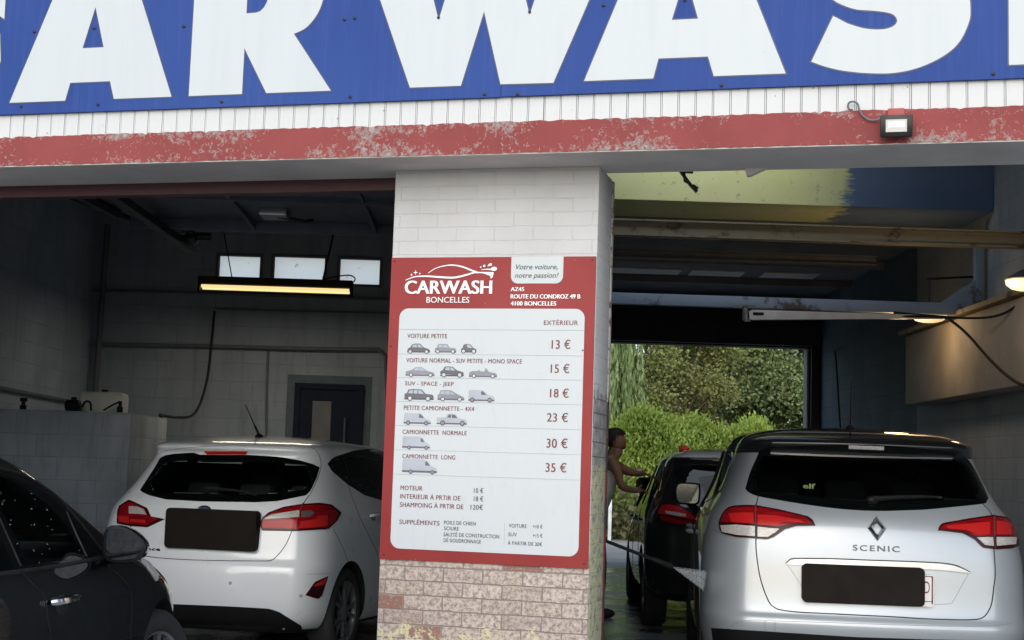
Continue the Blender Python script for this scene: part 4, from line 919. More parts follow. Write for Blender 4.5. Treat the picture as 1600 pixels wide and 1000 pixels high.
    def seam(s, pts, r=.0028, mode='px', n=60, name='panel_gap', mat='dark_gap', off=0.0, smooth=True, parent=None):
        f = s.mapper(mode); P_ = spline([(*p, 0) for p in pts], n) if smooth else resample([Vector((*p, 0)) for p in pts], n); q = []
        for p in P_:
            h, nn = f(p.x, p.y); h = h + nn * off
            if not q or (h - q[-1]).length > .004: q.append(h)
        mb = MB(); mb.tube(q, r, 6); return mb.build(name, mat, parent or s.t, frame=s.M)
    def at(s, x, y, off=0.0, mode='px'):            # frame on the body: local x to the right, y into the body, z up the surface
        h, n = s.mapper(mode)(x, y); Y_ = -n; X_ = Y_.cross(Vector((0, 0, 1))).normalized(); Z_ = X_.cross(Y_)
        return Matrix.Translation(h + n * off) @ Matrix((X_, Y_, Z_)).transposed().to_4x4()
    def part(s, mb, name, mat, parent=None, **k): return mb.build(name, mat, parent or s.t, frame=s.M, **k)
    def wheel(s, x, y, r, w, steer=0.0, spokes=5):
        sx = 1 if x > 0 else -1
        M_ = Matrix.Translation((x, y, r)) @ Matrix.Rotation(-steer, 4, 'Z') @ Matrix.Rotation(R(90) * sx, 4, 'Y')   # local z points outward
        k = r / .32; rr = r * .69
        wh = MB(); wh.lathe([(.05, -w * .9), (rr * .98, -w * .9), (rr * .98, -.055), (.055, -.045), (.05, -.05)], M_, 32, cap=False); wo = s.part(wh, 'wheel', 'void')
        tm = MB(); tm.lathe([(rr, -w), (r * .90, -w), (r * .985, -w * .86), (r, -w * .6), (r, -w * .35), (r * .985, -w * .12), (r * .93, -.002), (r * .86, .008), (r * .76, .006), (rr * 1.0, -.006), (rr * .97, -.02)], M_, 56, cap=False); s.part(tm, 'tyre', 'rubber', wo)
        rm = MB(); rm.lathe([(rr * .93, -.05), (rr * .955, -.012), (rr * 1.005, -.004), (rr * 1.01, -.010), (rr * .99, -.05)], M_, 56, cap=False); rm.lathe([(.062, -.05), (.062, -.012), (.045, -.004), (.001, -.003)], M_, 24)
        for q in range(spokes):
            a = 2 * math.pi * q / spokes + .3; Rz = Matrix.Rotation(a, 4, 'Z')
            for d_ in (-1, 1):
                rm.prism([(.04, d_ * .010 - .012), (rr * .95, d_ * .045 - .016), (rr * .95, d_ * .045 + .016), (.04, d_ * .010 + .014)], 'z', -.034, -.012, M_ @ Rz)
        s.part(rm, 'rim', 'alloy', wo)
        return wo
def mirror_shape(mb, pts, d0, d1, Mx, taper=.75):
    n = len(pts); cx = sum(p[0] for p in pts) / n; cz = sum(p[1] for p in pts) / n; prev = None
    for d, sc in ((d0, .94), (d0 + .006, 1.0), (d0 + (d1 - d0) * .5, .97), (d0 + (d1 - d0) * .85, taper), (d1, taper * .55)):
        vs = [mb.V(Mx @ Vector((cx + (a - cx) * sc, d, cz + (b - cz) * sc))) for a, b in pts]
        if prev:
            for k in range(n): mb.F([prev[k], prev[(k + 1) % n], vs[(k + 1) % n], vs[k]])
        else: mb.F(vs)
        prev = vs
    mb.F(prev[::-1])

# ---- white hatchback in the left bay
RI = [(.17, .20, 3.90, .74, .80, .74, .10, .28, .40, .2, .3, .5), (.24, .10, 3.97, .82, .845, .80, .11, .26, .42, .2, .3, .5), (.33, .05, 4.01, .845, .86, .83, .11, .25, .42, .2, .3, .5),
      (.45, .015, 4.03, .858, .866, .845, .11, .24, .42, .2, .3, .5), (.58, .0, 4.03, .862, .868, .85, .11, .24, .42, .2, .3, .5), (.655, .01, 4.02, .862, .868, .85, .11, .24, .42, .2, .3, .5), (.68, .045, 4.0, .858, .866, .845, .11, .24, .42, .2, .3, .5),
      (.80, .06, 3.92, .855, .866, .83, .11, .24, .42, .2, .3, .5), (.90, .07, 3.65, .848, .863, .81, .11, .24, .43, .2, .3, .5), (1.0, .095, 3.3, .83, .85, .79, .11, .24, .46, .2, .28, .4), (1.06, .13, 3.12, .80, .825, .76, .11, .24, .50, .2, .25, .35),
      (1.10, .17, 3.04, .775, .80, .735, .11, .24, .52, .2, .25, .35), (1.20, .265, 2.88, .735, .765, .705, .11, .22, .52, .18, .22, .3), (1.30, .36, 2.70, .70, .735, .68, .11, .2, .5, .16, .2, .3), (1.385, .43, 2.52, .672, .708, .655, .10, .2, .45, .15, .2, .3),
      (1.41, .385, 2.46, .664, .70, .645, .11, .2, .45, .15, .2, .3), (1.435, .37, 2.40, .655, .69, .635, .12, .2, .42, .15, .2, .3), (1.465, .42, 2.32, .63, .67, .605, .12, .2, .42, .15, .2, .3), (1.498, .62, 2.12, .55, .59, .52, .12, .2, .4, .15, .2, .3)]
C1 = Car('white_hatchback', 'glossy white hatchback seen from behind, parked inside the left bay', 'car_white', RI, (-2.10, 9.83), .2531, crown=.045,
         wheels=[(.845, .725, .31, .19, 0), (-.845, .725, .31, .19, 0), (.845, 3.215, .31, .19, 0), (-.845, 3.215, .31, .19, 0)], arch=.345)
c = C1
rw = c.patch('rear_window', 'glass', [(219, 766), (228, 752), (243, 729), (250, 716), (259, 711.5), (274, 709), (303, 707), (312, 710.8), (390, 710.8), (402, 711.5), (434, 713.5), (468, 719.5), (490, 726), (499, 730.5)],
             [(219, 766), (222, 769), (233, 774), (259, 780.5), (314, 783.5), (400, 785), (434, 783), (478, 774), (485, 767), (495, 745), (499, 730.5)], nu=64, nv=20, smooth=False, clear='clear_rear', border=(5, 3))
c.patch('brake_light', 'lamp_bright', [(319.5, 705), (387, 705)], [(324, 710.3), (384, 710.3)], nu=14, nv=4, off=.006)
# tail lamps: dark rim, red lens, clear insert, bright lower band
ll = c.patch('tail_lamp', 'lamp_dark', [(183.5, 816), (184, 800), (187, 791), (195, 785.5), (202, 781.5), (211, 785), (230.5, 794), (236, 807), (247, 809), (258, 811.3)], [(183.5, 816), (184, 818.5), (204, 822), (230.5, 824), (246, 816.8), (258, 811.3)], nu=40, off=.008, smooth=False)
c.patch('red_lens', 'lamp_red', [(186, 812), (187, 799), (191, 791.5), (202, 784.5), (211, 788), (228.5, 796.5), (233, 807), (247, 810.5)], [(186, 812), (187, 816), (204, 819), (230, 821), (247, 812)], nu=30, off=.011, parent=ll, smooth=False)
c.patch('clear_insert', 'lamp_clear', [(203, 792), (216, 792.5), (226, 796.5)], [(203, 803), (218, 803.5), (230.5, 805)], nu=14, nv=5, off=.014, parent=ll, smooth=False)
c.patch('bright_band', 'lamp_bright', [(186, 807), (202.5, 808)], [(187.5, 815.5), (203, 818)], nu=12, nv=5, off=.014, parent=ll, smooth=False)
c.patch('bright_band', 'lamp_bright', [(205, 811), (228, 812.5)], [(205, 816), (229, 818)], nu=12, nv=5, off=.0135, parent=ll, smooth=False)
rl = c.patch('tail_lamp', 'lamp_dark', [(407, 816), (411, 808.5), (420, 801), (444, 792.6), (471, 788.5), (498.6, 786.5), (517, 789), (525, 795), (532, 801.5)], [(407, 816), (407.5, 823), (410, 829), (461, 830), (512, 826.6), (526, 813), (532, 801.5)], nu=46, off=.008, smooth=False)
c.patch('red_lens', 'lamp_red', [(409, 817), (413, 809), (421, 803), (445, 795), (471, 791), (498, 789.5), (515, 792), (527, 802)], [(409, 817), (410, 826), (461, 827.5), (510, 824.5), (523, 813), (527, 802)], nu=40, off=.011, parent=rl, smooth=False)
c.patch('clear_insert', 'lamp_clear', [(414, 811), (425, 804.5), (467, 798.5)], [(416, 812), (430, 811), (467, 808.5)], nu=18, nv=5, off=.014, parent=rl, smooth=False)
c.patch('clear_insert', 'pic_dark', [(470, 800), (484, 799), (489, 802)], [(470, 809), (483, 808), (489, 804)], nu=10, nv=5, off=.0135, parent=rl, smooth=False)
c.patch('bright_band', 'lamp_bright', [(411, 815.5), (464, 812.5)], [(411, 824), (462, 826)], nu=20, nv=5, off=.0135, parent=rl, smooth=False)
c.patch('bright_band', 'lamp_bright', [(469, 815.5), (492, 812), (495, 807), (510, 806)], [(466, 826), (490, 824.5), (500, 823.5), (509, 822)], nu=20, nv=5, off=.014, parent=rl, smooth=False)
c.seam([(473, 787), (466, 805), (456, 830)], .003, name='lamp_joint', off=.011, parent=rl)
c.patch('reflector', 'lamp_dark', [(477, 930), (492, 909), (512, 900.5)], [(477, 930), (497, 936), (503, 930), (512, 900.5)], nu=20, nv=6, off=.004, smooth=False)
c.patch('reflector_lens', 'lamp_bright', [(492, 913), (509.5, 903.5)], [(490, 916), (505, 914)], nu=10, nv=4, off=.006, smooth=False)
c.seam([(483, 774), (474, 788), (456, 830), (447, 850), (437, 864), (425, 875), (411, 876.5), (400, 876.5), (340, 876), (292, 874.5), (252, 872), (228, 869)], .003, n=120)
c.seam([(204, 822), (206, 835), (212, 852), (228, 869)], .003)
c.seam([(487, 699.5), (495, 705), (499.5, 714), (501.5, 728), (496, 748), (484, 774)], .0022)
c.seam([(243, 712), (262, 704), (300, 699), (360, 696.5), (430, 697), (487, 699.5)], .0016, mat='pic_mid')
c.patch('side_window', 'glass_side', [(511.5, 724.6), (518, 717), (526, 712.5), (553, 704.3), (577, 702), (600, 701.5), (640, 704)], [(511.5, 724.6), (519, 736.5), (543, 757), (570, 774), (595, 781.5), (618, 786), (640, 790)], nu=44, nv=14, smooth=False, clear='clear_side', border=(4, 2))
c.seam([(531, 711), (541, 733), (546, 758)], .004, mat='black_plastic', off=.004, name='window_pillar')
c.seam([(544.5, 758.6), (549.6, 776), (563, 809.6), (577, 838), (586, 856), (591, 870)], .0026)
c.seam([(520.7, 826.6), (536, 857), (544.5, 881)], .0022)
M_ = c.at(583, 806, .012); hm = MB(); hm.tube(spline([(-.10, 0, 0), (-.08, -.022, 0), (0, -.03, .0), (.08, -.022, 0), (.10, 0, 0)], 20), .011, 8); hm.bm.transform(M_); c.part(hm, 'door_handle', 'car_white')
M_ = c.at(583, 808, .001); hm = MB(); hm.ball((0, 0, 0), .04, (1.3, .12, .7)); hm.bm.transform(M_); c.part(hm, 'handle_recess', 'pic_mid')
def plate(c, x0, x1, y0, y1, dd, tilt=0.0):
    M_ = c.at((x0 + x1) / 2, (y0 + y1) / 2, 0); a, b = c.ray(x0, (y0 + y1) / 2)[0], c.ray(x1, (y0 + y1) / 2)[0]
    dep = ((c.M @ M_.translation) - camo.matrix_world.translation).length / FPX; w, h = (x1 - x0) * dep / 2, (y1 - y0) * dep / 2
    M2 = Matrix.Translation(M_.translation) @ Matrix.Rotation(tilt, 4, 'X')
    mb = MB(); mb.prism(rrect(-w, w, -h, h, .028), 'y', -dd, .03, M2); return c.part(mb, 'plate_mask', 'plate_mask', smooth=30), M2, w, h  # dark rounded slab stands for the blanked-out number plate, not a fitted cover
plate(c, 258, 407, 797, 857, .045)
M_ = c.at(319, 797.5, .004); em = MB(); em.lathe([(.052, 0), (.054, .006), (.046, .009), (.043, .007)], Matrix.Diagonal((1, 1, .60, 1)) @ Matrix.Rotation(R(90), 4, 'X'), 32, cap=False); em.bm.transform(M_); eo = c.part(em, 'emblem', 'chrome')
em = MB(); em.lathe([(.045, .004), (.001, .0055)], Matrix.Diagonal((1, 1, .60, 1)) @ Matrix.Rotation(R(90), 4, 'X'), 32); em.bm.transform(M_); c.part(em, 'emblem_field', 'navy', eo)
em = MB(); em.tube(spline([(-.03, -.0065, -.004), (-.015, -.0065, .010), (-.005, -.0065, -.006), (.01, -.0065, .006), (.018, -.0065, -.005), (.032, -.0065, .004)], 30), .0022, 5); em.bm.transform(M_); c.part(em, 'emblem_script', 'chrome', eo)
bt = MB(); M_ = c.at(240, 858, .003); put_text(bt, 'nce', -.05, -.010, .055, .022, -.001, bold=.03, space=1.1); bt.bm.transform(M_); c.part(bt, 'badge', 'dark_chrome', fix=False)
for x, y in ((360, 911), (470, 931)):
    M_ = c.at(x, y, .001); m = MB(); m.lathe([(.012, 0), (.012, .002), (.009, .0025), (.008, .001)], Matrix.Rotation(R(90), 4, 'X'), 20); m.bm.transform(M_); c.part(m, 'parking_sensor', 'pic_light')
w0 = c.ray(326, 769)[0]; wp = MB(); wl = [c.ray(x, y) for x, y in ((324, 768), (345, 768.5), (370, 770.5), (386, 774), (402, 778))]
wp.tube([h + n * .025 for h, n in wl], [.016, .014, .010, .008, .006], 8); wo = c.part(wp, 'wiper', 'black_plastic'); wp = MB(); wp.ball(wl[0][0] + wl[0][1] * .012, .03, (1.1, .7, .8)); c.part(wp, 'wiper_hub', 'black_plastic', wo)
ab, an = c.ray(405, 683); am = MB(); am.ball(ab, .03, (.9, 1.6, .9)); aerial = c.part(am, 'aerial_base', 'black_plastic'); am = MB(); am.tube([ab + Vector((0, .0, .012)), ab + Vector((-.035, -.19, .225))], [.006, .003], 6); am.tube([ab + Vector((0, 0, .012)), ab + Vector((-.012, -.06, .08))], .009, 6); c.part(am, 'aerial_rod', 'black_plastic', aerial)
c.patch('bumper_insert', 'black_plastic', [(250, 943), (300, 945), (360, 947.5), (420, 951), (436, 956), (452, 966), (470, 977)], [(250, 1012), (310, 1014), (360, 1014), (420, 1010), (452, 1003), (460, 996), (472, 981)], nu=30, nv=8, off=.004, smooth=False)
c.seam([(477, 897), (495, 897), (516, 896)], .0014, mat='pic_mid')
c.patch('windscreen', 'glass', [(-.56, 1.40), (0, 1.44), (.56, 1.40)], [(-.70, 1.05), (0, 1.02), (.70, 1.05)], 'front', nu=40, nv=14, clear='clear_side', border=(2, 1))
c.patch('side_window', 'glass_side', [(.62, 1.22), (.9, 1.36), (1.5, 1.41), (2.2, 1.37), (2.85, 1.09)], [(.62, 1.14), (1.2, 1.06), (2.0, 1.03), (2.9, 1.04)], 'left', nu=44, nv=12, clear='clear_side', border=(3, 2))
c.seats([(.92, .98, .20, (-.40, .02, .42)), (1.95, 1.04, .22, (-.36, .36))], .42); c.cut()

# ---- silver people carrier with a black roof in the right bay
RI = [(.22, .22, 4.25, .80, .86, .80, .10, .28, .42, .22, .3, .5), (.30, .13, 4.32, .885, .905, .86, .10, .26, .42, .22, .3, .5), (.42, .05, 4.36, .918, .928, .895, .10, .31, .47, .22, .3, .5), (.50, .02, 4.38, .924, .932, .90, .10, .31, .47, .22, .3, .5),
      (.545, .012, 4.38, .926, .934, .905, .10, .31, .47, .22, .3, .5), (.575, .03, 4.37, .926, .934, .905, .10, .31, .47, .22, .3, .5), (.60, .05, 4.36, .926, .934, .90, .10, .31, .47, .22, .3, .5), (.75, .06, 4.30, .926, .934, .89, .10, .31, .47, .22, .3, .5),
      (.90, .065, 4.15, .92, .932, .87, .10, .31, .47, .22, .3, .5), (1.0, .08, 3.8, .905, .925, .84, .10, .30, .49, .22, .3, .5), (1.08, .10, 3.45, .888, .91, .81, .10, .29, .52, .2, .3, .45), (1.15, .135, 3.25, .86, .885, .78, .10, .25, .52, .2, .3, .45),
      (1.20, .18, 3.12, .825, .855, .75, .10, .24, .54, .2, .3, .45), (1.30, .265, 2.92, .775, .81, .71, .10, .22, .55, .18, .28, .4), (1.41, .35, 2.68, .737, .775, .68, .10, .2, .55, .16, .26, .4), (1.49, .40, 2.5, .712, .752, .66, .10, .2, .55, .15, .25, .4),
      (1.525, .35, 2.42, .702, .742, .65, .11, .2, .5, .15, .25, .4), (1.55, .335, 2.32, .692, .73, .635, .12, .2, .45, .15, .25, .4), (1.585, .38, 2.2, .662, .70, .60, .12, .2, .45, .15, .25, .4), (1.622, .62, 2.0, .59, .62, .53, .12, .2, .45, .15, .25, .4)]
C2 = Car('silver_people_carrier', 'silver people carrier with black roof and wet rear, parked in the right bay', 'car_silver', RI, (2.03, 8.05), .098, crown=.05,
         wheels=[(.905, .86, .345, .2, 0), (-.905, .86, .345, .2, 0), (.905, 3.62, .345, .2, 0), (-.905, 3.62, .345, .2, 0)], arch=.375, roof_z=lambda p: p.z > 1.475, roof_mat='car_black2')
c = C2
c.patch('rear_window', 'glass', [(1165, 764), (1172, 740), (1182, 717), (1192, 701), (1229, 697), (1324, 694.5), (1394, 696.5), (1476, 705), (1505, 713), (1518, 726), (1534, 756), (1544, 779)],
        [(1165, 764), (1168, 768), (1183, 775), (1225, 783), (1270, 790), (1320, 796), (1369, 798.5), (1420, 797.5), (1456, 795.5), (1534, 787.5), (1541, 784), (1544, 779)], nu=76, nv=22, off=.003, clear='clear_dark', border=(5, 3))
c.patch('brake_light', 'lamp_clear', [(1326, 695.5), (1381, 697.5)], [(1326, 700), (1381, 702.3)], nu=14, nv=4, off=.007, smooth=False)
ll = c.patch('tail_lamp', 'lamp_dark', [(1124.8, 818), (1128, 808), (1132.5, 800), (1139, 794.5), (1147, 791.5), (1165, 790.5), (1181.5, 790.7), (1220, 797.7), (1262, 807.5), (1270, 813), (1274, 821.5)], [(1124.8, 818), (1126, 828), (1130, 834), (1150, 839), (1199, 843), (1209.5, 839), (1227, 827), (1244.5, 822), (1274, 821.5)], nu=50, off=.010, smooth=False)
c.patch('red_lens', 'lamp_red', [(1128, 817), (1131, 808), (1136, 800), (1147, 794.5), (1181, 793.5), (1220, 800.5), (1258, 809), (1269, 819)], [(1128, 817), (1150, 818), (1181, 820), (1215, 824), (1240, 819.5), (1269, 819.5)], nu=40, off=.013, parent=ll, smooth=False)
c.patch('bright_band', 'lamp_bright', [(1141, 804), (1160, 802.5), (1178, 803)], [(1146, 817), (1160, 818), (1178, 819)], nu=12, nv=5, off=.0155, parent=ll, smooth=False)
c.patch('bright_band', 'lamp_bright', [(1184, 806), (1212, 807), (1250, 814)], [(1184, 821), (1212, 822.5), (1226, 816.5), (1258, 818)], nu=22, nv=5, off=.0155, parent=ll, smooth=False)
c.patch('clear_insert', 'lamp_clear', [(1128, 822), (1152, 821), (1180, 823)], [(1131, 832), (1152, 836.5), (1180, 838.5)], nu=14, nv=5, off=.0145, parent=ll, smooth=False)
c.patch('clear_insert', 'lamp_clear', [(1184, 824), (1208, 826.5), (1218, 827)], [(1184, 839), (1200, 839.5), (1212, 832)], nu=14, nv=5, off=.0145, parent=ll, smooth=False)
c.seam([(1181, 790), (1180.5, 816), (1181.5, 843)], .0032, name='lamp_joint', off=.014, parent=ll)
rl = c.patch('tail_lamp', 'lamp_dark', [(1465, 829), (1468, 821), (1473, 818), (1515, 811), (1550, 806), (1571, 809), (1580, 815), (1585, 821.5), (1590, 842)], [(1465, 829), (1480, 830.5), (1504.5, 833.5), (1522, 842.5), (1536, 856), (1557, 858.5), (1580, 857), (1590, 853), (1590.5, 842)], nu=46, off=.010, smooth=False)
c.patch('red_lens', 'lamp_red', [(1469, 826), (1474, 821), (1515, 814), (1550, 809), (1570, 812), (1581, 820), (1587, 836)], [(1469, 828), (1485, 828.5), (1506, 831), (1524, 838.5), (1552, 838), (1587, 838)], nu=40, off=.013, parent=rl, smooth=False)
c.patch('bright_band', 'lamp_bright', [(1478, 823), (1508, 820), (1545, 817)], [(1480, 827), (1508, 829), (1526, 836), (1545, 836)], nu=20, nv=5, off=.0155, parent=rl, smooth=False)
c.patch('bright_band', 'lamp_bright', [(1555, 815), (1576, 819)], [(1555, 836), (1577, 836)], nu=10, nv=5, off=.0155, parent=rl, smooth=False)
c.patch('clear_insert', 'lamp_clear', [(1525, 840.5), (1550, 840)], [(1538, 852), (1551, 853.5)], nu=10, nv=5, off=.0145, parent=rl, smooth=False)
c.patch('clear_insert', 'lamp_clear', [(1555, 840), (1585, 840)], [(1556, 853.5), (1584, 851)], nu=10, nv=5, off=.0145, parent=rl, smooth=False)
c.seam([(1551.5, 806), (1552, 830), (1553, 858)], .0032, name='lamp_joint', off=.014, parent=rl)
c.seam([(1185, 775), (1181, 790)], .0035, n=20); c.seam([(1181, 843), (1181.5, 860), (1185, 888), (1188.5, 905), (1194, 923), (1202.5, 942), (1210, 949), (1220, 953), (1250, 956.5), (1300, 959), (1340, 961), (1400, 964), (1445, 966.8), (1500, 968.5), (1522, 968), (1533, 966), (1541, 960), (1549, 944), (1553, 915), (1555, 895), (1553, 858)], .0036, n=200)
c.seam([(1551, 806), (1543, 795), (1535, 787)], .0035, n=20)
c.seam([(1104, 822), (1130, 834)], .002, n=20, mat='pic_mid')
c.seam([(1228, 880.5), (1234, 875), (1243, 872.6), (1300, 873), (1352, 875), (1420, 877.2), (1468, 879.6), (1490, 882.6), (1503, 887.6), (1515, 894.3)], .003, off=.012)
bar = [(1229, 880.5), (1234, 876), (1243, 873.8), (1300, 874.3), (1352, 876.3), (1420, 878.5), (1468, 880.8), (1490, 884), (1503, 889), (1514, 894.3)]
c.patch('chrome_bar', 'satin_chrome', bar, [(1229, 881.3), (1240, 882.5), (1300, 884), (1352, 886), (1420, 888), (1468, 890.5), (1500, 894), (1514, 895.3)], nu=60, nv=6, off=.016, skirt=.012, smooth=False)
c.seam([(1230, 883), (1240, 896), (1258, 925), (1262, 929)], .0013, mat='pic_mid'); c.seam([(1513, 897), (1500, 920), (1490, 938), (1482, 943.5), (1440, 945)], .0013, mat='pic_mid')
po, M2, w, h = plate(c, 1258, 1437, 885, 942, .040)
pb = MB(); dep = (c.M @ M2.translation - camo.matrix_world.translation).length / FPX
q = lambda x: (x - 1347.5) * dep
pb.prism(rrect(q(1300), q(1450), -.105, .068, .012), 'y', -.028, .02, M2); pl = c.part(pb, 'number_plate', 'plate_white', smooth=30)
pb = MB()
for a0, a1, b0, b1 in ((q(1447.2), q(1449), -.09, .06), (q(1300), q(1449), .058, .062), (q(1300), q(1449), -.078, -.074)): pb.box(a0, a1, -.0292, -.0275, b0, b1, M2)
put_text(pb, 'D', q(1436.5), -.032, q(1444.5), .065, -.0292, bold=0, frame=M2); c.part(pb, 'plate_print', 'plate_red', pl, fix=False)
lg_ = MB(); M_ = c.at(1370.3, 826, .004)
def dia(rx, rz, cx=0, cz=0): return [(cx - rx, cz), (cx, cz - rz), (cx + rx, cz), (cx, cz + rz)]
O_, I_ = dia(.051, .071), dia(.0235, .036); d = -.018
ov = [lg_.V(M_ @ Vector((a, 0, b))) for a, b in O_]; tv = [lg_.V(M_ @ Vector((a * .80 if k in (0, 2) else a, d, b * (.86 if k in (1, 3) else 1)))) for k, (a, b) in enumerate([(O_[k][0] * .72 + I_[k][0] * .28, O_[k][1] * .72 + I_[k][1] * .28) for k in range(4)])]; iv = [lg_.V(M_ @ Vector((a, -.002, b))) for a, b in I_]
for k in range(4):
    j = (k + 1) % 4; lg_.F([ov[k], ov[j], tv[j], tv[k]]); lg_.F([tv[k], tv[j], iv[j], iv[k]])
c.part(lg_, 'emblem', 'chrome', smooth=20)
bt = MB(); M_ = c.at(1369, 856.8, .004); put_text(bt, 'SCENIC', -.128, -.016, .128, .031, -.003, bold=.006, space=1.25); bt.bm.transform(M_); c.part(bt, 'badge', 'pic_dark', fix=False)
st = MB(); M_ = c.at(1267, 761.5, .0045); put_text(st, 'elf', -.045, -.012, .025, .036, -.0005, bold=.03); st.bm.transform(M_); so = c.part(st, 'sticker', 'leaf_willow', fix=False)
wl = [c.ray(x, y) for x, y in ((1363, 784), (1372, 784), (1400, 782), (1440, 781), (1464, 781.5))]
wp = MB(); wp.tube([h_ + n_ * .028 for h_, n_ in wl], [.018, .016, .013, .010, .006], 8); wo = c.part(wp, 'wiper', 'black_plastic'); wp = MB(); wp.ball(wl[0][0] + wl[0][1] * .015, .032, (1.2, .7, .8)); c.part(wp, 'wiper_hub', 'black_plastic', wo)
wp = MB(); wp.tube([h_ + n_ * .018 for h_, n_ in [c.ray(x, y) for x, y in ((1395, 780), (1430, 779.5), (1470, 780.5))]], .007, 6); c.part(wp, 'wiper_blade', 'rubber', wo)
ab, an = c.cast((0, .95, 4), (0, 0, -1)); am = MB(); am.ball(ab, .03, (.9, 1.5, .9)); aerial = c.part(am, 'aerial_base', 'black_plastic'); am = MB(); am.tube([ab + Vector((0, 0, .01)), ab + Vector((0, -.03, .30))], [.006, .002], 6); c.part(am, 'aerial_rod', 'black_plastic', aerial)
c.patch('bumper_insert', 'black_plastic', [(1112, 981), (1160, 984), (1230, 988.5), (1339, 995.5), (1450, 999), (1610, 1002)], [(1118, 1030), (1160, 1034), (1230, 1038), (1339, 1042), (1450, 1044), (1600, 1040)], nu=40, nv=8, off=.004, smooth=False)
c.seam([(1195, 987), (1195, 970), (1199, 968.5), (1208, 969), (1211, 971), (1211, 988)], .0014, smooth=False, mat='pic_mid'); c.seam([(1138, 982), (1152, 973), (1172, 969), (1195, 969)], .0014, mat='pic_mid'); c.seam([(1211, 970), (1300, 973), (1460, 978), (1545, 978), (1580, 974)], .0014, mat='pic_mid')
c.patch('side_window', 'glass_side', [(.78, 1.30), (.9, 1.42), (1.1, 1.475), (1.6, 1.52), (2.2, 1.50), (2.6, 1.40), (3.0, 1.20)], [(.78, 1.26), (1.0, 1.19), (1.4, 1.16), (2.0, 1.13), (2.5, 1.11), (2.9, 1.11), (3.05, 1.15)], 'left', nu=44, nv=14, off=.004, clear='clear_dark', border=(3, 2))
for y in (1.35, 1.42, 2.35): c.seam([(y, 1.135), (y - .02, 1.5)], .010, 'left', n=16, mat='black_plastic', name='window_pillar', off=.004)
c.seam([(.72, 1.24), (.86, 1.40), (1.05, 1.495), (1.6, 1.54), (2.3, 1.52)], .006, 'left', mat='chrome', name='window_trim', off=.003)
c.seam([(1.42, 1.12), (1.40, .9), (1.25, .6), (1.25, .40)], .003, 'left'); c.seam([(2.38, 1.12), (2.42, .9), (2.42, .35)], .003, 'left')
for y in (1.55, 2.5):
    M_ = c.at(y, .97, .012, 'left'); hm = MB(); hm.tube(spline([(-.10, 0, 0), (-.08, -.025, 0), (0, -.034, 0), (.08, -.025, 0), (.10, 0, 0)], 20), .012, 8); hm.bm.transform(M_); c.part(hm, 'door_handle', 'car_silver')
def side_mirror(c, name, cx, cy, Y, w, h, pts, arm_to, mat, gl=.85):
    p = c.Mi @ Vector(atY(cx, cy, Y)); Mx = Matrix.Translation(p); mb = MB(); P_ = spline([(*q_, 0) for q_ in pts + pts[:1]], 40)[:-1]; P2 = [(v.x * w / 2, v.y * h / 2) for v in P_]
    mirror_shape(mb, P2, 0, .13, Mx); mo = c.part(mb, name, mat)
    g = MB(); g.poly([Mx @ Vector((a * gl, -.004, b * gl)) for a, b in P2]); c.part(g, 'mirror_glass', 'mirror', mo, fix=False)
    g = MB(); n_ = len(P2)
    for k in range(n_):
        a, b = P2[k], P2[(k + 1) % n_]; g.poly([Mx @ Vector((a[0] * gl, -.004, a[1] * gl)), Mx @ Vector((b[0] * gl, -.004, b[1] * gl)), Mx @ Vector((b[0] * .96, .001, b[1] * .96)), Mx @ Vector((a[0] * .96, .001, a[1] * .96))])
    c.part(g, 'mirror_rim', 'black_plastic', mo)
    am = MB(); am.tube([p + Vector((0, .06, -h * .3)), Vector(arm_to)], [.03, .024], 8); c.part(am, 'mirror_arm', mat, mo); return mo
c.patch('side_window', 'glass_side', [(.78, 1.30), (.9, 1.42), (1.1, 1.475), (1.6, 1.52), (2.2, 1.50), (2.6, 1.40), (3.0, 1.20)], [(.78, 1.26), (1.0, 1.19), (1.4, 1.16), (2.0, 1.13), (2.5, 1.11), (2.9, 1.11), (3.05, 1.15)], 'right', nu=44, nv=14, off=.004, clear='clear_dark', border=(3, 2))
c.patch('windscreen', 'glass', [(-.58, 1.48), (0, 1.52), (.58, 1.48)], [(-.72, 1.15), (0, 1.12), (.72, 1.15)], 'front', nu=40, nv=14, clear='clear_side', border=(2, 1))
c.seats([(1.15, 1.12, .22, (-.42, .0, .42)), (2.1, 1.16, .24, (-.38, .38))], .44); c.cut()
e_, n_ = c.cast((-3, 2.72, 1.06), (1, 0, 0))
side_mirror(c, 'door_mirror', 1074, 771, 10.75, .19, .165, [(-1, .35), (-.8, .9), (-.2, 1), (.7, .95), (1, .8), (.98, -.5), (.8, -.95), (0, -1), (-.75, -.9), (-.95, -.4)], e_, 'black_plastic')

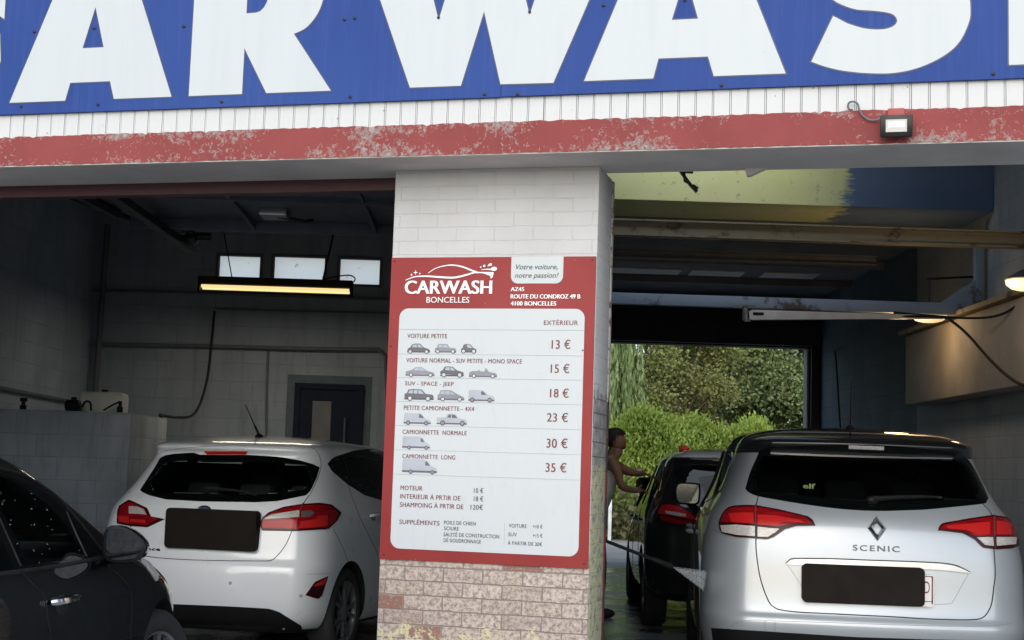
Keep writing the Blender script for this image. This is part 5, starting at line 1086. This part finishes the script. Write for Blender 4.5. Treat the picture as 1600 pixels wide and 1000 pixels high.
# ---- dark car being washed behind it
RI = [(.24, .22, 4.2, .76, .83, .78, .10, .28, .42, .22, .3, .5), (.33, .10, 4.27, .86, .88, .84, .10, .26, .42, .22, .3, .5), (.48, .03, 4.3, .885, .89, .87, .10, .25, .42, .22, .3, .5), (.60, .01, 4.3, .888, .893, .87, .10, .25, .42, .22, .3, .5), (.68, .04, 4.28, .888, .893, .87, .10, .25, .42, .22, .3, .5),
      (.85, .05, 4.15, .885, .89, .85, .10, .25, .44, .22, .3, .5), (.98, .08, 3.7, .865, .885, .82, .10, .25, .46, .22, .3, .5), (1.06, .12, 3.3, .84, .86, .79, .10, .25, .5, .2, .3, .45), (1.16, .18, 3.0, .795, .82, .74, .10, .24, .5, .2, .3, .45), (1.32, .29, 2.7, .735, .765, .68, .10, .22, .5, .18, .28, .4),
      (1.44, .37, 2.45, .69, .72, .64, .10, .2, .5, .15, .25, .4), (1.475, .33, 2.35, .675, .705, .62, .11, .2, .5, .15, .25, .4), (1.51, .34, 2.25, .65, .68, .59, .11, .2, .45, .15, .25, .4), (1.55, .5, 2.1, .59, .62, .53, .11, .2, .45, .15, .25, .4), (1.575, .7, 2.0, .5, .53, .45, .11, .2, .45, .15, .25, .4)]
C3 = Car('black_car', 'dark wet car being hand washed beyond the silver people carrier', 'car_black2', RI, (2.09, 12.3), .035, crown=.04,
         wheels=[(.87, .82, .34, .2, 0), (-.87, .82, .34, .2, 0), (.87, 3.52, .34, .2, 0), (-.87, 3.52, .34, .2, 0)], arch=.37)
c = C3
c.patch('rear_window', 'glass', [(-.66, 1.14), (-.62, 1.30), (-.58, 1.42), (0, 1.445), (.58, 1.42), (.62, 1.30), (.66, 1.14)], [(-.66, 1.14), (-.5, 1.09), (0, 1.07), (.5, 1.09), (.66, 1.14)], 'rear', nu=40, nv=12)
c.patch('spoiler', 'car_white', [(-.60, 1.545), (-.3, 1.565), (0, 1.57), (.3, 1.565), (.60, 1.545)], [(-.64, 1.50), (-.3, 1.508), (0, 1.51), (.3, 1.508), (.64, 1.50)], 'rear', nu=30, nv=6, off=.006, label='pale roof spoiler with the reflected sky painted on in white')  # white patch paints in the sky's reflection on the dark car's spoiler
ll = c.patch('tail_lamp', 'lamp_dark', [(1026, 800), (1030, 790), (1040, 785.5), (1058, 788), (1075, 796), (1089, 809)], [(1026, 800), (1031, 815), (1050, 820), (1070, 822), (1084, 820), (1089, 809)], nu=24, nv=6, off=.006, smooth=False)
c.patch('red_lens', 'lamp_bright', [(1030, 799), (1035, 790), (1045, 788.5), (1060, 792), (1076, 801), (1086, 809)], [(1030, 803), (1045, 805), (1062, 808), (1076, 811), (1086, 811)], nu=20, nv=5, off=.010, parent=ll, smooth=False)
c.patch('red_lens', 'lamp_red', [(1032, 806), (1046, 809), (1062, 812), (1080, 815)], [(1034, 813), (1050, 817), (1066, 819), (1082, 818)], nu=20, nv=5, off=.010, parent=ll, smooth=False)
c.patch('clear_insert', 'lamp_clear', [(1040, 799), (1056, 801), (1072, 804)], [(1042, 803), (1056, 806), (1072, 808)], nu=12, nv=4, off=.012, parent=ll, smooth=False)
c.patch('tail_lamp', 'lamp_red', [(.50, .98), (.65, 1.02), (.82, 1.0)], [(.50, .94), (.65, .9), (.82, .9)], 'rear', nu=14, nv=5, off=.006)
c.patch('side_window', 'glass_side', [(.62, 1.22), (.85, 1.38), (1.2, 1.43), (1.9, 1.44), (2.5, 1.34), (2.95, 1.12)], [(.62, 1.14), (1.0, 1.08), (1.6, 1.06), (2.3, 1.05), (2.8, 1.05), (3.0, 1.08)], 'left', nu=40, nv=10, off=.004)
for y in (1.3, 2.2): c.seam([(y, 1.07), (y - .02, 1.43)], .009, 'left', n=16, mat='black_plastic', name='window_pillar', off=.004)
c.seam([(.52, 1.2), (.8, 1.40), (1.2, 1.455), (1.9, 1.465), (2.5, 1.36)], .005, 'left', mat='chrome', name='window_trim', off=.003)
c.seam([(1.32, 1.05), (1.30, .8), (1.2, .5)], .003, 'left', mat='void'); c.seam([(2.25, 1.05), (2.28, .4)], .003, 'left', mat='void')
for y in (1.45, 2.4):
    M_ = c.at(y, .93, .012, 'left'); hm = MB(); hm.tube(spline([(-.10, 0, 0), (-.08, -.025, 0), (0, -.034, 0), (.08, -.025, 0), (.10, 0, 0)], 16), .012, 8); hm.bm.transform(M_); c.part(hm, 'door_handle', 'chrome')
e_, n_ = c.cast((-3, 2.75, 1.02), (1, 0, 0))
side_mirror(c, 'door_mirror', 1008, 757, 15.0, .19, .15, [(-1, .3), (-.7, .9), (.6, 1), (1, .7), (.95, -.6), (.5, -1), (-.7, -.9), (-.95, -.4)], e_, 'car_black2')
c.patch('sun_blind', 'milk_glass', [(-.44, 1.33), (-.2, 1.36), (.4, 1.36)], [(-.38, 1.17), (-.1, 1.13), (.4, 1.12)], 'rear', nu=14, nv=6, off=.0045, skirt=.002)

# ---- black car close to the camera on the left
RI = [(.20, .22, 4.10, .76, .84, .78, .10, .28, .42, .30, .46, .70), (.28, .12, 4.16, .86, .885, .86, .10, .26, .42, .30, .46, .70), (.42, .04, 4.2, .895, .90, .885, .10, .25, .42, .30, .46, .70), (.56, .0, 4.2, .905, .902, .892, .10, .25, .42, .30, .46, .70), (.68, .03, 4.16, .906, .903, .892, .10, .25, .42, .30, .46, .70),
      (.76, .05, 4.10, .902, .90, .885, .10, .25, .44, .30, .47, .70), (.84, .06, 3.92, .893, .892, .865, .10, .25, .46, .30, .47, .70), (.89, .07, 3.70, .878, .878, .84, .10, .25, .48, .28, .44, .62), (.93, .08, 3.55, .865, .866, .82, .10, .25, .5, .24, .36, .46), (.965, .12, 3.32, .835, .84, .80, .10, .24, .5, .2, .24, .3),
      (1.0, .16, 3.20, .812, .818, .78, .10, .24, .5, .2, .22, .28), (1.11, .27, 2.97, .755, .768, .72, .10, .22, .5, .18, .20, .26), (1.23, .40, 2.68, .695, .712, .66, .10, .2, .5, .16, .18, .26), (1.305, .50, 2.44, .65, .672, .62, .10, .2, .5, .15, .18, .26),
      (1.35, .55, 2.24, .61, .632, .57, .11, .2, .5, .15, .2, .3), (1.385, .75, 2.0, .53, .55, .49, .11, .2, .45, .15, .25, .4)]
C4 = Car('black_hatchback', 'shiny black car at the left edge, its door mirror overlapping the white hatchback', 'car_black', RI, (-2.58, 3.22), .05, crown=.045,
         wheels=[(.875, .80, .33, .2, 0), (-.875, .80, .33, .2, 0), (.875, 3.42, .33, .22, R(14)), (-.875, 3.42, .33, .22, R(14))], arch=.365)
c = C4
fg = c.patch('door_window', 'glass_side', [(-30, 736), (0, 741), (30, 749.5), (60, 765.5), (90, 788), (99, 796), (115, 831), (131, 870)], [(-30, 736), (-5, 800), (33, 885), (131, 872)], nu=48, nv=18, smooth=False, clear='clear_side', border=(3, 2))
c.patch('quarter_window', 'glass_side', [(104, 799), (115, 808), (135, 833), (155, 865)], [(104, 799), (118, 832), (136, 870), (155, 867)], nu=20, nv=8, smooth=False)
c.patch('rear_door_window', 'glass_side', [(-70, 745), (-12, 815), (20, 886)], [(-70, 905), (0, 893), (20, 889)], nu=20, nv=8, smooth=False)
c.patch('windscreen', 'glass', [(-.54, 1.33), (0, 1.38), (.54, 1.33)], [(-.74, 1.0), (0, .98), (.74, 1.0)], 'front', nu=40, nv=14, clear='clear_side', border=(2, 1))
c.patch('door_window', 'glass_side', [(.9, 1.16), (1.3, 1.28), (2.0, 1.30), (2.5, 1.14), (2.75, 1.0)], [(.9, 1.04), (1.5, .99), (2.2, .98), (2.8, .975)], 'left', nu=44, nv=12, clear='clear_side', border=(3, 2))
c.seats([(1.85, .98, .24, (-.37, .37))], .46); c.cut()
sw = MB(); T_ = Matrix.Translation((-.37, 2.55, .97)) @ Matrix.Rotation(R(65), 4, 'X'); sw.tube([T_ @ Vector((.185 * math.cos(k * math.pi / 12), .185 * math.sin(k * math.pi / 12), 0)) for k in range(25)], .014, 8); sw.tube([T_ @ Vector((-.18, 0, 0)), T_ @ Vector((.18, 0, 0))], .02, 6); c.part(sw, 'steering_wheel', 'trim')
db = MB(); db.box(-.70, .70, 2.62, 3.0, .72, .965, bev=.05); c.part(db, 'dashboard', 'trim')
c.seam([(-40, 726), (0, 733), (30, 741), (60, 757), (90, 779), (125, 818), (160, 862)], .007, mat='black_plastic', name='window_trim', off=.002)
c.seam([(-30, 901), (0, 897), (80, 886), (160, 871)], .008, mat='black_plastic', name='window_trim', off=.002)
c.seam([(30, 890), (51, 913), (68, 931), (72, 945), (74, 965), (79, 1000), (82, 1030)], .0025, mat='void'); c.seam([(168, 884), (192, 905), (204, 925), (206, 960), (203, 990), (206, 1030)], .0025, mat='void')
M_ = c.at(95, 938, .014); hm = MB(); hm.tube(spline([(-.11, .01, 0), (-.085, -.018, 0), (0, -.028, .0), (.085, -.018, 0), (.11, .01, 0)], 24), [.010] + [.013] * 22 + [.010], 8); hm.bm.transform(M_); c.part(hm, 'door_handle', 'chrome')
M_ = c.at(96, 945, .0); hm = MB(); hm.ball((0, 0, 0), .045, (1.4, .10, .8)); hm.bm.transform(M_); c.part(hm, 'handle_recess', 'void')
c.patch('headlight', 'lamp_clear', [(221, 873), (232, 879), (241, 890), (247, 903)], [(221, 877), (230, 886), (238, 898), (244, 908)], nu=20, nv=6, off=.006, smooth=False)
e_ = c.ray(166, 876)[0]
side_mirror(c, 'door_mirror', 194, 850.5, 5.78, .170, .147, [(-1, .55), (-.86, .88), (-.45, 1), (.1, .86), (.55, .58), (.93, .13), (1, -.3), (.72, -.8), (.2, -.95), (-.45, -1), (-.9, -.82), (-1, -.3)], e_, 'car_black', .83)
dm = MB(); rr_ = random.Random(11)
for k in range(38):
    x, y = rr_.uniform(-10, 128), rr_.uniform(742, 882)
    if y < 741 + max(0, x) * .55 + 4 or x > 99 + (y - 796) * .42 or x < (y - 800) * .44 - 3: continue
    h_, n_ = c.ray(x, y); dm.ball(h_ + n_ * .0035, rr_.choice([.0012, .0015, .0019, .0025]), (1, 1, 1), 6, 4)
o_ = c.part(dm, 'water_drops', 'drop', fg, uv=False); o_['kind'] = 'stuff'
# ------------------------------------------------------------------ the man washing the dark car
def grow(name, mat, verts, edges, parent, levels=2):   # skeleton of (x, y, z, radius) grown into one skin
    me = bpy.data.meshes.new(name); me.from_pydata([v[:3] for v in verts], edges, [])
    o = bpy.data.objects.new(name, me); COL.objects.link(o); sk = o.modifiers.new('k', 'SKIN'); sk.use_smooth_shade = True; sb = o.modifiers.new('s', 'SUBSURF'); sb.levels = sb.render_levels = levels
    for i, v in enumerate(verts):
        r = v[3] if isinstance(v[3], tuple) else (v[3], v[3]); me.skin_vertices[0].data[i].radius = r; me.skin_vertices[0].data[i].use_root = (i == 0)
    dg = bpy.context.evaluated_depsgraph_get(); dg.update(); res = bpy.data.meshes.new_from_object(o.evaluated_get(dg)); bpy.data.objects.remove(o)
    for p in res.polygons: p.use_smooth = True
    res.materials.clear(); res.materials.append(MT[mat]); return link(name, res, parent, I4)
t = thing('person', 'man in a white sleeveless vest leaning forward to wash the dark car', 'person', (.80, 13.5, 0))
v = [(.80, 13.5, .96, .11), (.84, 13.5, 1.12, .10), (.90, 13.5, 1.30, .105), (.945, 13.5, 1.42, .085), (.975, 13.5, 1.50, .055), (1.00, 13.5, 1.555, .062), (1.015, 13.5, 1.62, .092), (1.01, 13.5, 1.69, .085), (1.00, 13.5, 1.73, .05), (1.10, 13.5, 1.595, .022), (1.065, 13.5, 1.56, .045)]
e = [(0, 1), (1, 2), (2, 3), (3, 4), (4, 5), (5, 6), (6, 7), (7, 8), (6, 9), (5, 10)]
def limb(start, pts):
    k = start
    for p in pts: v.append(p); e.append((k, len(v) - 1)); k = len(v) - 1
    return k
h1 = limb(3, [(.975, 13.33, 1.43, .056), (1.015, 13.27, 1.34, .043), (1.045, 13.24, 1.225, .037), (1.12, 13.25, 1.205, .033), (1.165, 13.27, 1.195, .028), (1.205, 13.28, 1.195, .030)])
h2 = limb(3, [(.965, 13.68, 1.44, .070), (1.07, 13.74, 1.40, .050), (1.16, 13.76, 1.365, .044), (1.22, 13.76, 1.355, .036), (1.255, 13.75, 1.35, .028), (1.285, 13.74, 1.345, .030)])
for hnd, dx in ((h1, .035), (h2, .028)):
    bx, by, bz = v[hnd][:3]
    for q, (dy, ln_) in enumerate(((-.028, .055), (-.010, .066), (.010, .062), (.027, .05))): limb(hnd, [(bx + dx, by + dy, bz + .004, .0105), (bx + dx + ln_ * .5, by + dy * 1.15, bz - .006, .0095), (bx + dx + ln_ * .85, by + dy * 1.2, bz - .024, .0085)])
    limb(hnd, [(bx + .005, by - .02, bz + .032, .011), (bx + .03, by - .022, bz + .052, .009)])
for s_ in (-1, 1):
    limb(0, [(.80, 13.5 + s_ * .10, .88, .09), (.83 + s_ * .04, 13.5 + s_ * .12, .50, .065), (.79 + s_ * .08, 13.5 + s_ * .13, .10, .042), (.88 + s_ * .08, 13.5 + s_ * .14, .045, .035)])
grow('body', 'skin', v, e, t)
grow('vest', 'vest', [(.80, 13.5, .98, .145), (.845, 13.5, 1.12, .138), (.905, 13.5, 1.29, .150), (.94, 13.5, 1.39, .125), (.945, 13.40, 1.45, .055), (.945, 13.60, 1.45, .055)], [(0, 1), (1, 2), (2, 3), (3, 4), (3, 5)], t)
tv = [(.805, 13.5, 1.08, .145), (.80, 13.5, .95, .165)]; te = [(0, 1)]
for s_ in (-1, 1):
    k = 1
    for p in [(.80, 13.5 + s_ * .10, .84, .14), (.83 + s_ * .04, 13.5 + s_ * .12, .50, .095), (.79 + s_ * .08, 13.5 + s_ * .13, .07, .072)]: tv.append(p); te.append((k, len(tv) - 1)); k = len(tv) - 1
grow('trousers', 'trousers', tv, te, t)
m = MB(); m.ball((.995, 13.5, 1.668), .112, (1.02, .84, .93), 24, 16); bmesh.ops.delete(m.bm, geom=[q_ for q_ in m.bm.verts if q_.co.z < 1.59 or (q_.co.x > 1.02 and q_.co.z < 1.69) or (q_.co.x > .985 and q_.co.z < 1.64)], context='VERTS')
m.build('hair', 'hair', t, frame=I4, smooth=80)
for s_ in (-1, 1):
    m = MB(); m.ball((.85 + s_ * .08, 13.5 + s_ * .135, .05), .05, (2.3, 1, 1)); m.build('shoe', 'shoe', t, frame=I4)
p = atY(1069, 699, 13.6)
t = thing('sponge', 'small red rounded sponge left on the roof of the dark car', 'sponge', (p.x, p.y, p.z - .02))
m = MB(); m.ball((0, 0, .0), .052, (1.0, .8, .75), 20, 12); m.build('sponge_body', 'sponge', t); m = MB(); m.ball((.005, -.012, -.014), .036, (1.0, .9, .5), 14, 8); m.build('foam', 'white_paint', t)

# ------------------------------------------------------------------ pressure washer lance resting in a wall hook, and its fan of water
a, b = Vector(atY(905, 829, 7.75)), Vector(atY(1051, 886, 8.05)); q = lambda k: a.lerp(b, k)
t = thing('pressure_lance', 'thin black pressure washer lance sticking out beyond the pillar toward the silver car', 'lance', a)
m = MB(); m.tube([q(0), q(.82)], .0095, 8); m.build('lance_tube', 'black_metal', t, frame=I4); m = MB(); m.tube([q(.78), q(.80), q(.97), q(1.0)], [.010, .015, .015, .009], 10); m.build('nozzle', 'black_plastic', t, frame=I4)
m = MB(); m.tube([q(-.02), q(.10)], .02, 8); m.tube([q(.02), q(.02) + Vector((0, .02, -.13))], .016, 8); m.build('trigger_grip', 'black_plastic', t, frame=I4)
m = MB(); g = q(.02) + Vector((0, .02, -.13)); m.tube(spline([g, g + Vector((-.02, .1, -.25)), g + Vector((-.08, .3, -.62)), (g.x - .12, g.y + .7, .03), (g.x - .1, g.y + 2.0, .03)], 40), .012, 8); m.build('hose', 'rubber', t, frame=I4)
m = MB(); m.tube([(.14, q(.05).y, q(.05).z - .022), q(.05) + Vector((0, 0, -.022)), q(.05) + Vector((.03, 0, .03))], .008, 6); m.build('hook', 'steel', t, frame=I4)
ap = q(1.0); e1, e2 = Vector(atY(1104, 893, 8.45)), Vector(atY(1099, 922, 8.45))
m = MB(); off = Vector((.0, .006, .002)); A1, A2 = ap + off, ap - off; n_ = 8
rows = []
for i in range(n_ + 1):
    f = e1.lerp(e2, i / n_); rows.append((f + off * 2.5, f - off * 2.5))
for sgn, Av in ((0, A1), (1, A2)):
    for i in range(n_): m.poly([Av, rows[i][sgn], rows[i + 1][sgn]])
o = m.build('water_spray', 'spray', smooth=0); tag(o, 'fan of white water spray from the lance hitting the silver car flank', 'water spray', kind='stuff')

# ------------------------------------------------------------------ greenery behind the building
def leaves(name, mat, pts, parent, size=.13, hang=False, rr=None, upright=False):
    V_, F_ = [], []; r = rr or rnd
    for p in pts:
        if hang: ax = Vector((r.gauss(0, .12), r.gauss(0, .12), -1)).normalized(); l_, w_ = size * r.uniform(.8, 1.6), size * .16
        elif upright: ax = Vector((r.gauss(0, .55), r.gauss(0, .55), 1)).normalized(); l_, w_ = size * r.uniform(.7, 1.7), size * r.uniform(.22, .4)
        else: ax = Vector((r.gauss(0, 1), r.gauss(0, 1), r.gauss(-.2, .7))).normalized(); l_, w_ = size * r.uniform(.6, 1.3), size * r.uniform(.3, .5)
        sd_ = ax.cross(Vector((r.gauss(0, 1), r.gauss(0, 1), r.gauss(0, 1)))).normalized() * w_; ax = ax * l_; n = len(V_); fold = ax.cross(sd_).normalized() * w_ * .35
        V_ += [tuple(p), tuple(p + ax * .45 + sd_ + fold), tuple(p + ax), tuple(p + ax * .45 - sd_ + fold)]; F_.append((n, n + 1, n + 2, n + 3))
    me = bpy.data.meshes.new(name); me.from_pydata(V_, [], F_); me.materials.append(MT[mat]); return link(name, me, parent, I4)
def tree(name, label, mat, x, y, h, rx, rz, base, n, size=.15, clumps=90, seed=1, group=None, spread=.42):
    r = random.Random(seed); t = thing(name, label, 'tree', (x, y, 0), 0, group); m = MB()
    m.tube([(x, y, -.05), (x + .05, y, base * .6), (x + .1, y + .05, base + rz * .5), (x, y, h - rz * .5)], [.22, .18, .13, .04], 10)
    cz = base + rz; cl = []
    for k in range(clumps):
        while True:
            d = Vector((r.uniform(-1, 1), r.uniform(-1, 1), r.uniform(-1, 1)))
            if .3 < d.length < 1: break
        d = d.normalized() * (d.length ** .5) * r.uniform(.85, 1.1); c_ = Vector((x + d.x * rx, y + d.y * rx, cz + d.z * rz)); cl.append((c_, r.uniform(.5, 1.2)))
        if k % 6 == 0: b0 = Vector((x + .05, y, base * .7 + r.random() * rz)); m.tube([b0, b0.lerp(c_, .5) + Vector((0, 0, .15)), c_], [.07, .045, .015], 6)
    m.build('trunk', 'bark', t, frame=I4)
    pts = []
    for k in range(n):
        c_, s_ = r.choice(cl); pts.append(c_ + Vector((r.gauss(0, 1), r.gauss(0, 1), r.gauss(0, .75))) * spread * s_ * rx / 3)
    leaves('crown', mat, [p_ for p_ in pts if p_.z > .25], t, size, rr=r); return t
# clipped row of yellow green bushes
t = thing('hedge', 'bright yellow green hedge behind the rear yard', 'hedge', (1.5, 33, 0)); r = random.Random(21); pts = []; m = MB()
for k in range(120000):
    x = r.uniform(-5, 6.05); top = 2.6 + .12 * math.sin(x * 2.1 + 1) + .13 * math.sin(x * 4.7) + r.gauss(0, .10) - (.5 * max(0, x - 5.4))
    u_ = r.random() ** .6; z = .1 + u_ * (top - .1); dep = 1.1 * math.sqrt(max(.05, 1 - (z / 3.2) ** 2)); y = 33.2 + dep * (1 - 2 * r.random() ** .8) + .25 * math.sin(x * 3.3 + z * 2.2)
    pts.append(Vector((x, y, z)))
leaves('foliage', 'leaf_hedge', pts, t, .085, rr=r, upright=True)
for k in range(16): x = -4.8 + k * .7; m.tube([(x, 33.2, 0), (x + .05, 33.25, 1.0), (x - .05, 33.2, 2.0)], [.05, .035, .012], 6)
m.build('stem', 'bark', t, frame=I4)
tree('bronze_tree', 'bushy green and bronze tree between the willow and the dark trees', 'leaf_autumn', 4.1, 40.5, 8.5, 2.0, 3.5, 1.2, 60000, .10, 120, 31)
tree('dark_tree', 'large dark green tree filling the top right of the rear opening', 'leaf_dark', 8.1, 45, 11, 3.3, 4.6, 1.4, 95000, .125, 150, 32, spread=.40)
tree('dark_tree', 'dark green tree behind and to the right, touching the rear door jamb', 'leaf_dark', 11.4, 43, 9, 2.9, 4.0, .7, 60000, .12, 110, 33)
tree('dark_tree', 'dark tree behind the bronze tree, seen through its gaps', 'leaf_dark', 4.9, 50, 11, 4.0, 5.0, .8, 60000, .16, 120, 34)
t = thing('willow_tree', 'pale green weeping willow at the left side of the rear opening', 'tree', (1.0, 38, 0)); r = random.Random(8); m = MB()
m.tube([(1.0, 38, 0), (1.05, 38, 2.5), (1.1, 38.1, 5.5), (1.0, 38, 8)], [.3, .26, .18, .06], 10); pts = []
for k in range(330):
    a = r.uniform(0, 2 * math.pi); rad = 2.35 * math.sqrt(r.uniform(.12, 1)); x, y = 1.0 + rad * math.cos(a), 38 + rad * math.sin(a); z1 = 8.6 - .55 * rad ** 1.4 + r.gauss(0, .3); z0 = r.uniform(1.6, 3.2); sw = r.uniform(.0, .35)
    if k % 14 == 0: m.tube([(1.05, 38, 5.5 + r.random() * 2), ((x + 1) / 2, (y + 38) / 2, z1 + .5), (x, y, z1)], [.06, .04, .012], 5)
    n_ = int((z1 - z0) * 17)
    for i in range(n_):
        f = i / n_; pts.append(Vector((x + math.cos(a) * sw * f + r.gauss(0, .05), y + r.gauss(0, .05), z1 + (z0 - z1) * f)))
m.build('trunk', 'bark', t, frame=I4); leaves('crown', 'leaf_willow', pts, t, .20, hang=True, rr=r)
r = random.Random(5); pts = []
for k in range(3200):
    x = r.uniform(-1, 5); h_ = abs(r.gauss(.25, .25)) * (1.5 if x < 3.3 else .6); pts.append(Vector((x, r.uniform(30.6, 31.9), h_)))
o = leaves('undergrowth', 'leaf_weed', pts, None, .16, rr=r); tag(o, 'dry weeds and bramble at the foot of the hedge', 'weeds', kind='stuff')
p = atY(952, 848, 30.2); o = MB().box(p.x - .035, p.x + .035, 30.17, 30.24, 0, .85, bev=.008).build('marker_post', 'white_paint'); tag(o, 'slim white marker post by the yard edge in front of the hedge', 'post')
